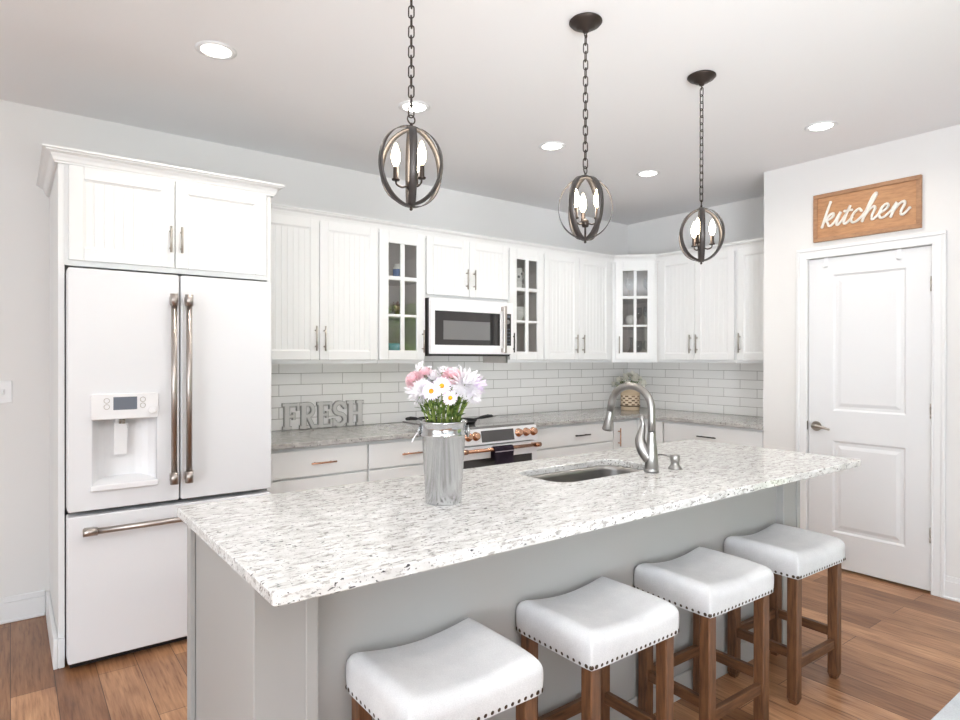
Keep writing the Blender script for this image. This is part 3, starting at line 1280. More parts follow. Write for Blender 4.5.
# pans on the cooktop
def pan(label, c, r, ang, L):
    z = .9225
    t = thing('frying_pan', label, 'pan', (c[0], c[1], z), 'pans on the cooktop')
    MB().lathe([(0, z), (r * .8, z), (r, z + .035), (r + .003, z + .036), (r * .8 - .001, z + .004), (0, z + .004)], (c[0], c[1], 0), 32).build('bowl', M_BLACK, t)
    d = Vector((math.cos(ang), math.sin(ang), 0))
    p = Vector((c[0], c[1], z + .03)) + d * (r - .001)
    MB().tube([p, p + d * .05 + Vector((0, 0, .006)), p + d * .07 + Vector((0, 0, .009)), p + d * (L * .75) + Vector((0, 0, .015)), p + d * L + Vector((0, 0, .014))], [.006, .007, .012, .014, .011], 10).build('handle', M_BLACK, t)


pan('black frying pan with its handle pointing right of the flower bucket', (2.62, 3.66), .10, R(4), .18)
pan('black frying pan with its handle pointing left of the flower bucket', (2.50, 3.92), .085, R(196), .17)

# ---------------------------------------------------------------- island
IX0, IX1, IY0, IY1 = .434, 3.287, 1.279, 2.220
t = thing('kitchen_island', 'long pale grey kitchen island cabinet under the white granite top', 'kitchen island', (1.85, 1.85, 0))
bx0, bx1, by0, by1 = .464, 3.139, 1.507, 2.20
TOPZ = CT - .0305
m = MB()
m.box(bx0 + .013, bx1 - .013, by0 + .036, by0 + .050, .0, TOPZ)          # seating-side panel
m.box(bx0 + .015, bx0 + .03, by0 + .04, by1 - .02, .0, TOPZ)
m.box(bx1 - .03, bx1 - .015, by0 + .04, by1 - .02, .0, TOPZ)
m.box(bx0 + .03, bx1 - .03, by1 - .04, by1 - .02, .1, TOPZ)
m.box(bx0 + .03, bx1 - .03, by1 - .11, by1 - .09, .0, .1)
m.box(bx0 + .03, bx1 - .03, by0 + .05, by1 - .04, .1, .118)
m.build('body', M_ISL, t)


def post(x0, x1, y0, y1, side):
    m = MB()
    m.box(x0, x1, y0, y1, 0, TOPZ, .002)
    # applied stiles on the seating face
    m.box(x1 - .032, x1 - .001, y0 - .006, y0 + .001, .1, TOPZ, .0015)
    return m.build('corner_post', M_ISL, t)


post(bx0, .624, by0, by0 + .10, -1)
post(2.984, bx1, by0, by0 + .10, 1)
m = MB()
m.box(bx0 - .002, bx0 + .014, by1 - .045, by1, 0, TOPZ, .0015)
m.box(bx0 - .002, bx0 + .014, by0 + .101, by1 - .046, 0, .1, .0015)
m.build('end_stile', M_ISL, t)
MB().box(.626, 2.982, by0 + .026, by0 + .0355, 0, .10, .003).build('base_trim', M_ISL, t)
T_ = frame((0, by1 - .02, 0), (-1, 0, 0), (0, 1, 0))
for k in range(5):
    a = -bx1 + .035 + k * .523
    slab(T_, a, a + .518, .115, .695, t, 'door')
    slab(T_, a, a + .518, .706, .862, t, 'drawer')

SX0, SX1, SY0, SY1 = 1.708, 2.335, 1.728, 2.035
outer = rrect(IX0, IX1, IY0, IY1, .013, 4)
hole = rrect(SX0, SX1, SY0, SY1, .085, 8)
worktop('island_countertop', outer, M_GRAN, 'long white granite island worktop with grey flecks and a sink cutout', (1.86, 1.75, CT - .03), [hole])
# sink
m = MB()
rings = []
for (g, z) in ((.012, CT - .0305), (-.004, CT - .0305), (-.006, CT - .05), (-.012, CT - .19), (-.03, CT - .225), (-.07, CT - .232)):
    rings.append([m._v((*p, z)) for p in rrect(SX0 - g, SX1 + g, SY0 - g, SY1 + g, max(.03, .085 + g), 8)])
for a, b in zip(rings, rings[1:]):
    for k in range(len(a)):
        m._f([a[k - 1], a[k], b[k], b[k - 1]], True)
m._f(rings[-1])
sk = m.build('sink_basin', M_STEEL, loc=(2.02, 1.88, CT - .23))
tag(sk, 'stainless undermount sink sunk into the island top', 'sink')
MB().lathe([(0, CT - .2315), (.04, CT - .2315), (.042, CT - .228), (.03, CT - .229), (0, CT - .2295)], (2.02, 1.88, 0), 20).build('drain', M_STEEL, sk)

# faucet
fxx, fyy = 2.196, 1.680
t = thing('faucet', 'brushed gooseneck faucet beside the island sink', 'faucet', (fxx, fyy, CT))
m = MB()
m.lathe([(0, CT + .0003), (.031, CT + .0003), (.031, CT + .010), (.0285, CT + .013), (.0285, CT + .018), (.030, CT + .02), (.026, CT + .07), (.0225, CT + .11), (.0178, CT + .15), (.0168, CT + .172)], (fxx, fyy, 0), 28)
m.build('body', M_STEEL, t)
SPAN = .225
arc = [(fxx, fyy, CT + .1715), (fxx, fyy, CT + .22), (fxx, fyy, CT + .262)]
cz = CT + .268
for k in range(1, 17):
    a = PI - (PI * 1.0) * k / 17
    arc.append((fxx, fyy + SPAN / 2 + SPAN / 2 * math.cos(a), cz + .098 * math.sin(a)))
arc.append((fxx, fyy + SPAN + .006, cz - .02))
m = MB()
m.tube(arc, .0164, 14)
m.build('spout', M_STEEL, t)
m = MB()
e = Vector(arc[-1])
d_ = Vector((0, .18, -1)).normalized()
m.tube([e - d_ * .01, e + d_ * .006, e + d_ * .008, e + d_ * .03, e + d_ * .085, e + d_ * .092], [.0152, .0155, .0168, .018, .0255, .023], 18)
m.build('spray_head', M_STEEL, t)
# single curved lever rising from a socket low on the body
lv = spline([(fxx - .004, fyy + .010, CT + .055), (fxx - .022, fyy + .028, CT + .095), (fxx - .026, fyy + .040, CT + .135), (fxx - .014, fyy + .040, CT + .175), (fxx - .012, fyy + .036, CT + .205), (fxx - .018, fyy + .040, CT + .232)], 5)
nl = len(lv)
rad = [.026 if k < 7 else max(.0085, .0268 - .00125 * (k - 6)) for k in range(nl)]
m = MB()
m.tube(lv, rad, 14)
m.ball(lv[-1], .0085, 10, 8)
m.build('lever', M_STEEL, t)

# soap dispenser
sx, sy = 2.345, 1.668
t = thing('soap_dispenser', 'small metal soap pump set in the island top right of the faucet', 'soap dispenser', (sx, sy, CT))
MB().lathe([(0, CT + .0003), (.030, CT + .0003), (.030, CT + .005), (.024, CT + .013), (.0185, CT + .020), (.0185, CT + .034), (.021, CT + .036), (.021, CT + .058), (.016, CT + .063), (0, CT + .063)], (sx, sy, 0), 22).build('pump', M_STEEL, t)
MB().tube([(sx, sy + .016, CT + .052), (sx - .005, sy + .06, CT + .056), (sx - .008, sy + .088, CT + .052)], [.006, .0048, .004], 10).build('nozzle', M_STEEL, t)

# ---------------------------------------------------------------- bucket of flowers
bx, by = 1.172, 1.752
t = thing('flower_bucket', 'tall galvanised bucket full of flowers on the island top', 'bucket', (bx, by, CT))
z = CT + .0004
pf = [(0, z), (.058, z), (.0605, z + .004), (.0735, z + .225), (.0765, z + .226), (.078, z + .230), (.078, z + .234), (.0755, z + .238), (.0765, z + .268), (.0795, z + .270), (.0805, z + .274), (.0785, z + .277), (.075, z + .274), (.0715, z + .22), (.057, z + .012), (0, z + .012)]
MB().lathe(pf, (bx, by, 0), 48).build('body', M_GALV, t)
im = Vector((.797, -.603, 0))
for sg in (-1, 1):
    q = Vector((bx, by, z + .225)) + im * sg * .0785
    m = MB()
    nrm = im * sg
    tn = Vector((-im.y, im.x, 0))
    m.tube([q + nrm * .004 + Vector((0, 0, .02)) + tn * .012 * math.cos(k * PI / 8) + Vector((0, 0, .014 * math.sin(k * PI / 8))) for k in range(16)], .0025, 6, closed=True)
    m.tube([q + nrm * .001 + Vector((0, 0, .034)), q + nrm * .006 + Vector((0, 0, .015)), q + nrm * .003 + Vector((0, 0, -.004))], [.004, .006, .004], 8)
    m.build('ear', M_GALV, t)
m = MB()
for sg in (-1, 1):
    q = Vector((bx, by, z + .235)) + im * sg * .088
m.tube(spline([Vector((bx, by, z + .236)) - im * .087, Vector((bx, by, z + .222)) - im * .098, Vector((bx, by, z + .205)) - im * .108 + Vector((0, 0, -.004))], 4), .0022, 6)
m.build('bail_handle', M_PWHITE, t)

cdir = Vector((-.555, -.832, 0))
PX = .00339


def bpos(px, py, fwd):
    p = Vector((bx, by, 0)) + im * (px - 443) * PX + cdir * fwd
    p.z = 1.4023 - (py - 360) * PX
    return p


def stem_path(p, out):
    k = random.uniform(-.5, .5)
    foot = Vector((bx, by, z + .04)) + Vector((random.uniform(-.03, .03), random.uniform(-.03, .03), 0))
    rim = Vector((bx, by, z + .265)) + (Vector((p.x - bx, p.y - by, 0)) * .42)
    rv = Vector((rim.x - bx, rim.y - by, 0))
    if rv.length > .058:
        rv = rv.normalized() * .058
        rim = Vector((bx + rv.x, by + rv.y, rim.z))
    return spline([foot, rim, p - out * .01], 6)


def orient(out):
    out = Vector(out).normalized()
    a = out.orthogonal().normalized()
    return out, a, out.cross(a)


def flower(kind, label, px, py, fwd, r, out=None, pm=M_PWHITE, leaves=2, seed=0):
    random.seed(seed * 17 + 3)
    p = bpos(px, py, fwd)
    if out is None:
        out = (p - Vector((bx, by, 1.2)))
    out, a, b = orient(out)
    t = thing(kind, label, 'flower', (bx, by, z + .04), 'flowers in the galvanised bucket')
    sp = stem_path(p, out)
    st = MB().tube(sp, .0024, 6).build('stem', M_STEM, t)
    m = MB()
    if kind == 'daisy':
        for lay in range(2):
            n = 12
            for k in range(n):
                g = 2 * PI * (k + .5 * lay) / n
                d = a * math.cos(g) + b * math.sin(g) + out * (.05 + .14 * lay)
                m.blade(p + out * .001 * lay + (a * math.cos(g) + b * math.sin(g)) * r * .12, d, out, r * random.uniform(.88, 1.05), r * .25, -.1, 4, .12)
        m.build('petals', pm, t, fix=False)
        T = Matrix((a, b, out)).transposed().to_4x4()
        T.translation = p + out * .003
        c = MB(T)
        c.lathe([(r * .28, 0), (r * .26, r * .08), (r * .16, r * .15), (0, r * .17)], (0, 0, 0), 14)
        c.build('flower_centre', M_YEL, t)
    elif kind == 'chrysanthemum':
        n = 90
        for k in range(n):
            u = (k + .5) / n
            th = math.acos(1 - u * 1.45)
            g = k * 2.39996
            d = out * math.cos(th) + (a * math.cos(g) + b * math.sin(g)) * math.sin(th)
            nn = out * math.sin(th) - (a * math.cos(g) + b * math.sin(g)) * math.cos(th)
            m.blade(p - out * r * .35 + d * r * .16, d, nn, r * random.uniform(.74, 1.08), r * .22, random.uniform(.05, .4), 3, .12)
        m.build('petals', pm, t, fix=False)
    elif kind == 'carnation':
        n = 60
        for k in range(n):
            u = (k + .5) / n
            th = math.acos(1 - u * 1.15)
            g = k * 2.39996
            e = (a * math.cos(g) + b * math.sin(g))
            d = out * math.cos(th) + e * math.sin(th)
            o0 = p - out * r * .5
            s_ = e.cross(out)
            prev = None
            for q in range(4):
                f_ = q / 3
                row = []
                for w_ in range(5):
                    v_ = (w_ - 2) / 2
                    row.append(m._v(o0 + d * r * (.25 + .85 * f_) + s_ * v_ * r * .36 * f_ + (out * .5 + e * .5) * r * .12 * f_ * math.sin(w_ * 2.6 + k)))
                if prev:
                    for w_ in range(4):
                        m._f([prev[w_], prev[w_ + 1], row[w_ + 1], row[w_]], True)
                prev = row
        m.build('petals', pm, t, fix=False)
        c = MB()
        c.tube([p - out * r * 1.0, p - out * r * .75, p - out * r * .3], [.003, r * .2, r * .28], 10)
        c.build('calyx', M_STEM, t)
    else:                                  # baby's breath: branching twigs with tiny blossoms
        tw_ = MB()
        bl = MB()
        for k in range(26):
            g, th = random.uniform(0, 2 * PI), random.uniform(0, 1.25)
            d = out * math.cos(th) + (a * math.cos(g) + b * math.sin(g)) * math.sin(th)
            q = p - out * r * .9 + d * r * random.uniform(.9, 1.6)
            tw_.tube([p - out * r * .9, q], .0007, 4)
            for j in range(2):
                bl.ball(q + Vector([random.uniform(-.003, .003) for _ in range(3)]), random.uniform(.0028, .0046), 7, 5)
        tw_.build('twigs', M_STEM, t)
        bl.build('blossoms', pm, t)['kind'] = 'stuff'
    if leaves:
        lm = MB()
        for k in range(leaves):
            i = random.randint(int(len(sp) * .52), len(sp) - 3)
            g = random.uniform(0, 2 * PI)
            d = Vector((math.cos(g), math.sin(g), random.uniform(.4, 1.3)))
            lm.blade(sp[i], d, Vector((math.cos(g), math.sin(g), -.6)) * -1, random.uniform(.025, .045), random.uniform(.010, .018), -.3, 4, .1)
        lm.build('leaves', M_LEAF, t, fix=False)
    return t


toward = cdir + Vector((0, 0, .25))
flower('chrysanthemum', 'big shaggy white bloom drooping over the left side of the bucket', 416, 393, .03, .050, -im * .9 + cdir * .4 + Vector((0, 0, .05)), seed=1)
flower('chrysanthemum', 'largest white bloom at the right of the bouquet', 466, 383, .02, .056, im * .5 + cdir * .6 + Vector((0, 0, .5)), seed=2)
flower('chrysanthemum', 'pale lilac-white bloom at the far right edge of the bouquet', 477, 387, -.015, .044, im * .9 + Vector((0, 0, .35)), pm=M_PLAV, seed=3)
flower('chrysanthemum', 'white bloom hanging low on the right side of the bouquet', 474, 399, .03, .030, im * .8 + cdir * .5 + Vector((0, 0, -.6)), seed=4)
flower('chrysanthemum', 'white bloom behind the two daisies in the bouquet', 432, 379, .0, .036, cdir * .3 + Vector((0, 0, 1)), seed=5)
flower('chrysanthemum', 'small white bloom between the left droopy one and the daisies', 422, 388, .055, .030, cdir + Vector((0, 0, .4)), seed=6)
flower('chrysanthemum', 'white bloom at the back of the bouquet behind the pink ones', 445, 378, -.06, .045, Vector((0, 0, 1)) - cdir * .5, seed=16)
flower('carnation', 'pink carnation at the left edge of the bouquet', 412, 380, .02, .030, -im * .7 + cdir * .3 + Vector((0, 0, .8)), pm=M_PPINK, seed=7)
flower('carnation', 'pink carnation between the left edge and the top of the bouquet', 424, 374, -.01, .026, -im * .3 + Vector((0, 0, 1)), pm=M_PPINK, seed=8)
flower('carnation', 'pink carnation right of the bouquet centre', 451, 376, .01, .033, cdir * .4 + Vector((0, 0, 1)), pm=M_PPINK, seed=9)
flower('daisy', 'left one of the two front-facing lavender daisies', 431, 392, .085, .030, toward - im * .15, M_PLAV, 3, 10)
flower('daisy', 'right one of the two front-facing lavender daisies', 441, 387, .08, .030, toward + im * .1 + Vector((0, 0, .1)), M_PLAV, 3, 11)
flower('daisy', 'lowest lavender daisy hanging forward below the other two', 449, 398, .085, .026, toward + im * .3 - Vector((0, 0, .5)), M_PLAV, 3, 12)
flower('gypsophila', 'sprig of tiny white blossoms at the upper left of the bouquet', 421, 369, -.02, .026, -im * .2 + Vector((0, 0, 1)), leaves=0, seed=13)
flower('gypsophila', 'sprig of tiny white blossoms at the top right of the bouquet', 459, 373, -.03, .022, im * .2 + Vector((0, 0, 1)), leaves=0, seed=14)
flower('gypsophila', 'sprig of tiny white blossoms at the top centre of the bouquet', 441, 374, -.02, .022, Vector((0, 0, 1)), leaves=0, seed=15)
random.seed(21)
for k in range(16):
    g = 2 * PI * k / 16 + random.uniform(-.15, .15)
    t = thing('leaf_sprig', 'green leafy stem rising from the mouth of the galvanised bucket', 'leaf sprig', (bx, by, z + .04), 'green stems in the galvanised bucket')
    e = Vector((math.cos(g), math.sin(g), 0))
    rr_ = random.uniform(.025, .056)
    sp = spline([Vector((bx, by, z + .05)) + e * .02, Vector((bx, by, z + .262)) + e * rr_, Vector((bx, by, z + random.uniform(.33, .385))) + e * (rr_ * 1.5)], 5)
    MB().tube(sp, .0022, 6).build('stem', M_STEM, t)
    lm = MB()
    for j in range(8):
        i = random.randint(5, len(sp) - 1)
        h = g + random.uniform(-1.6, 1.6)
        d = Vector((math.cos(h), math.sin(h), random.uniform(.3, 1.6)))
        lm.blade(sp[i], d, Vector((-math.cos(h), -math.sin(h), .6)), random.uniform(.025, .048), random.uniform(.009, .016), -.25, 4, .1)
    lm.build('leaves', M_LEAF, t, fix=False)

# ---------------------------------------------------------------- letter sign FRESH
def ribbon(m, pts, w_, z0, z1, closed=False):
    P = [Vector(p) for p in pts]
    n = len(P)
    L, Rr = [], []
    for i in range(n):
        d0 = (P[i] - P[i - 1]).normalized() if (i or closed) else (P[1] - P[0]).normalized()
        d1 = (P[(i + 1) % n] - P[i]).normalized() if (i < n - 1 or closed) else d0
        nn = Vector((-d0.y, d0.x)) + Vector((-d1.y, d1.x))
        nn = nn / max(nn.length_squared / 2, .6)
        L.append(P[i] + nn * w_ / 2)
        Rr.append(P[i] - nn * w_ / 2)
    V = [[m._v((p.x, p.y, zz)) for p in s_] for s_, zz in ((L, z0), (Rr, z0), (L, z1), (Rr, z1))]
    for i in range(n if closed else n - 1):
        j = (i + 1) % n
        m._f([V[2][i], V[3][i], V[3][j], V[2][j]])
        m._f([V[0][i], V[0][j], V[1][j], V[1][i]])
        m._f([V[0][i], V[2][i], V[2][j], V[0][j]])
        m._f([V[1][i], V[1][j], V[3][j], V[3][i]])
    if not closed:
        for i in (0, n - 1):
            m._f([V[0][i], V[1][i], V[3][i], V[2][i]])


def arc2(cx, cy, rx, ry, a0, a1, n=12):
    return [(cx + rx * math.cos(R(a0 + (a1 - a0) * k / n)), cy + ry * math.sin(R(a0 + (a1 - a0) * k / n))) for k in range(n + 1)]


s1, s2 = .24, .13
GL = {
    'F': [([(.30, 0), (.30, 1)], s1), ([(.06, .06), (.56, .06)], s2), ([(.04, .94), (.98, .94)], s2), ([(.92, 1.0), (.92, .70)], .12), ([(.3, .50), (.72, .50)], s2), ([(.68, .36), (.68, .64)], .1)],
    'R': [([(.28, 0), (.28, 1)], s1), ([(.05, .06), (.52, .06)], s2), ([(.05, .94), (.5, .94)], s2), ([(.28, .94), (.5, .94)] + arc2(.52, .71, .27, .23, 90, -90) + [(.28, .48)], .17), ([(.5, .48), (.78, .06), (1.0, .06)], .17)],
    'E': [([(.28, 0), (.28, 1)], s1), ([(.05, .06), (.95, .06)], s2), ([(.05, .94), (.93, .94)], s2), ([(.87, 1.0), (.87, .70)], .12), ([(.90, 0), (.90, .30)], .12), ([(.28, .50), (.70, .50)], s2), ([(.66, .37), (.66, .63)], .1)],
    'S': [(arc2(.5, .725, .34, .215, 15, 255, 12) + arc2(.5, .275, .36, .22, 75, -165, 12), .19), ([(.86, .98), (.86, .68)], .1), ([(.12, .02), (.12, .33)], .1)],
    'H': [([(.26, 0), (.26, 1)], s1), ([(.80, 0), (.80, 1)], s1), ([(.26, .5), (.8, .5)], .15), ([(.02, .06), (.47, .06)], s2), ([(.02, .94), (.47, .94)], s2), ([(.59, .06), (1.04, .06)], s2), ([(.59, .94), (1.04, .94)], s2)],
}
H_ = .186
x0 = 1.445
t = thing('letter_sign', 'grey metal word sign FRESH standing against the backsplash by the fridge', 'sign', (1.74, yB - .03, CT))
TL = F_BACK(yB - .0095)
for ch, wd in zip('FRESH', (.123, .128, .122, .113, .131)):
    rim, face = MB(TL), MB(TL)
    for k, (pts, sw) in enumerate(GL[ch]):
        q = [(x0 + p[0] * wd, CT + .0045 + p[1] * (H_ - .009)) for p in pts]
        ww = sw * .135
        ribbon(rim, q, ww + .007, .001, .022 + .00007 * k)
        ribbon(face, q, ww - .003, .02, .0232 + .00007 * k)
    o = rim.build('letter', M_RIM, t)
    face.build('letter_face', M_FACE, o)
    x0 += wd - .005

# ---------------------------------------------------------------- kitchen sign over the door
SG = F_RIGHT(xP)
u0, u1, v0, v1 = -2.002, -1.374, 2.19, 2.508
t = thing('wall_sign', 'wooden framed sign with white script word kitchen above the door', 'sign', (xP, (u0 + u1) / -2, v0))
MB(SG).box(u0 + .02, u1 - .02, v0 + .02, v1 - .02, .002, .014).build('board', M_SIGN, t)
m = MB(SG)
fwid = .026
for (a, b, c, d) in ((u0, u1, v0, v0 + fwid), (u0, u1, v1 - fwid, v1), (u0, u0 + fwid, v0 + fwid, v1 - fwid), (u1 - fwid, u1, v0 + fwid, v1 - fwid)):
    m.box(a, b, c, d, .0008, .024, .002)
m.build('frame', M_SIGNF, t)
SCR = {
    'k': [[(.08, 0), (.06, .9), (.08, 1.95)], [(.08, .35), (.28, .86), (.52, 1.0), (.58, .78), (.38, .56), (.2, .5), (.36, .3), (.5, .03), (.66, .03), (.82, .3)]],
    'i': [[(.82, .3), (.98, 1.02), (.95, .5), (.96, .12), (1.08, .0), (1.24, .25)]],
    't': [[(1.24, .25), (1.42, .9), (1.47, 1.42), (1.41, .8), (1.40, .2), (1.52, .0), (1.68, .12), (1.84, .42)], [(1.24, 1.02), (1.66, 1.02)]],
    'c': [[(2.28, .84), (2.10, 1.02), (1.88, .76), (1.82, .36), (1.96, .03), (2.2, .05), (2.46, .4)]],
    'h': [[(2.46, .4), (2.74, 1.2), (2.88, 1.88), (2.78, 2.0), (2.66, 1.6), (2.60, .8), (2.58, 0)], [(2.60, .35), (2.78, .82), (3.0, 1.0), (3.1, .78), (3.06, .3), (3.16, .0), (3.34, .14), (3.46, .38)]],
    'e': [[(3.46, .38), (3.72, .58), (3.84, .84), (3.70, 1.03), (3.50, .82), (3.45, .38), (3.62, .02), (3.86, .08), (4.12, .46)]],
    'n': [[(4.12, .46), (4.26, 1.0), (4.24, .5), (4.22, 0)], [(4.24, .35), (4.42, .82), (4.66, 1.0), (4.76, .78), (4.70, .3), (4.80, .0), (4.96, .1), (5.12, .42)]],
}
un = .081
for ch in 'kitchen':
    m = MB(SG)
    for q, st_ in enumerate(SCR[ch]):
        pts = [(u0 + .050 + (p[0] * 1.22 + .34 * p[1]) * un, v0 + .095 + p[1] * un, .0205 + .0006 * q) for p in st_]
        m.tube(spline(pts, 7), .0102, 10, flat=.75, ref=(0, -1, 0))
        for e_ in (pts[0], pts[-1]):
            m.ball(Vector(e_), .0096, 10, 6)
    m.build('letter', M_SCRIPT, t)

# ---------------------------------------------------------------- bar stools
st0 = thing('bar_stool', '', 'stool', (0, 0, 0), 'upholstered counter stools at the island')
SW_, SD_ = .412, .332
ZB, ZT = .517, .612


def saddle(p):
    x, y, zz = p
    ix, iy = SW_ / 2 - .040, SD_ / 2 - .040
    dx, dy = abs(x) - ix, abs(y) - iy
    if dx > 0 and dy > 0:                        # squarer corners in plan
        g = 1 + .72 * (math.hypot(dx, dy) / max(dx, dy) - 1)
        x, y = math.copysign(ix + dx * g, x), math.copysign(iy + dy * g, y)
    u = x / (SW_ / 2)
    w_ = max(0, min(1, (zz + .02) / .08))
    zz = zz + w_ * (.030 * (abs(u) ** 1.8) - .012) * (1 - (.6 if y < 0 else .1) * (y / (SD_ / 2)) ** 2)
    s_ = 1 + .012 * math.sin(PI * max(0, min(1, (zz + .022) / .09)))
    return (x * s_, y * s_, max(ZB, zz + (ZB + ZT) / 2 - .025))


MB().rbox(SW_, SD_, ZT - ZB + .05, .040, 12, saddle).build('seat', M_LINEN, st0)
lw = .042
lx, ly = SW_ / 2 - .012 - lw / 2, SD_ / 2 - .012 - lw / 2
for sx_ in (-1, 1):
    for sy_ in (-1, 1):
        m = MB()
        m.box(sx_ * lx - lw / 2, sx_ * lx + lw / 2, sy_ * ly - lw / 2, sy_ * ly + lw / 2, .018, ZB + .006, .003)
        q = .004
        lo = [m._v((sx_ * lx + a * (lw / 2 - .008), sy_ * ly + b * (lw / 2 - .008), 0)) for a, b in ((-1, -1), (1, -1), (1, 1), (-1, 1))]
        hi = [m._v((sx_ * lx + a * (lw / 2 - .002), sy_ * ly + b * (lw / 2 - .002), .020)) for a, b in ((-1, -1), (1, -1), (1, 1), (-1, 1))]
        for k in range(4):
            m._f([lo[k - 1], lo[k], hi[k], hi[k - 1]])
        m._f(lo[::-1])
        m.build('leg', M_LEG, st0)
for sy_, zc_ in ((-1, .155), (1, .20)):
    MB().box(-lx + lw / 2 - .001, lx - lw / 2 + .001, sy_ * ly - .011, sy_ * ly + .011, zc_ - .02, zc_ + .02, .002).build('stretcher', wood('walnut_rail', srgb(62, 40, 26), srgb(110, 74, 48), (1.4, 12, 12)), st0)
for sx_ in (-1, 1):
    MB().box(sx_ * lx - .011, sx_ * lx + .011, -ly + lw / 2 - .001, ly - lw / 2 + .001, .18, .22, .002).build('stretcher', wood('walnut_side_rail', srgb(62, 40, 26), srgb(110, 74, 48), (12, 1.4, 12)), st0)
nm_ = MB().lathe([(.0074, 0), (.0066, .002), (.004, .0034), (0, .0038)], (0, 0, 0), 8).build('nailhead', M_NAIL, st0)
nd = nm_.data
first = True
zz = ZB + .0085
hw, hd = SW_ / 2 + .0005, SD_ / 2 + .0005
spots = []
nx, ny = 18, 13
for k in range(nx):
    a = -hw + .022 + (2 * hw - .044) * k / (nx - 1)
    spots += [((a, -hd, zz), (PI / 2, 0, 0)), ((a, hd, zz), (-PI / 2, 0, 0))]
for k in range(ny):
    a = -hd + .022 + (2 * hd - .044) * k / (ny - 1)
    spots += [((-hw, a, zz), (0, -PI / 2, 0)), ((hw, a, zz), (0, PI / 2, 0))]
for sx_ in (-1, 1):
    for sy_ in (-1, 1):
        spots.append(((sx_ * (hw - .0045), sy_ * (hd - .0045), zz), (PI / 2 if sy_ < 0 else -PI / 2, 0, R(45) * sx_ * (1 if sy_ < 0 else -1))))
for p, r_ in spots:
    if first:
        o = nm_
        first = False
    else:
        o = nm_.copy()
        COL.objects.link(o)
        o.parent = st0
    f = .014
    p = Vector(p)
    if abs(abs(p.x) - hw) < 1e-6:
        p.x *= (1 - .0025 / hw)
    if abs(abs(p.y) - hd) < 1e-6:
        p.y *= (1 - .0025 / hd)
    o.location = p
    o.rotation_euler = r_
STO = [(.918, 1.369, 0, 'pale linen saddle stool nearest the fridge end of the island'),
       (1.513, 1.369, 0, 'pale linen saddle stool second from the fridge end of the island'),
       (2.106, 1.369, R(-1), 'pale linen saddle stool third from the fridge end, second from the pantry door'),
       (2.719, 1.369, R(-1), 'pale linen saddle stool closest to the pantry door, farthest from the fridge')]
for k, (x, y, a, lb) in enumerate(STO):
    if k == 0:
        st0.location = (x, y, 0)
        st0['label'] = lb
    else:
        dup(st0, (x, y, 0), a, lb)

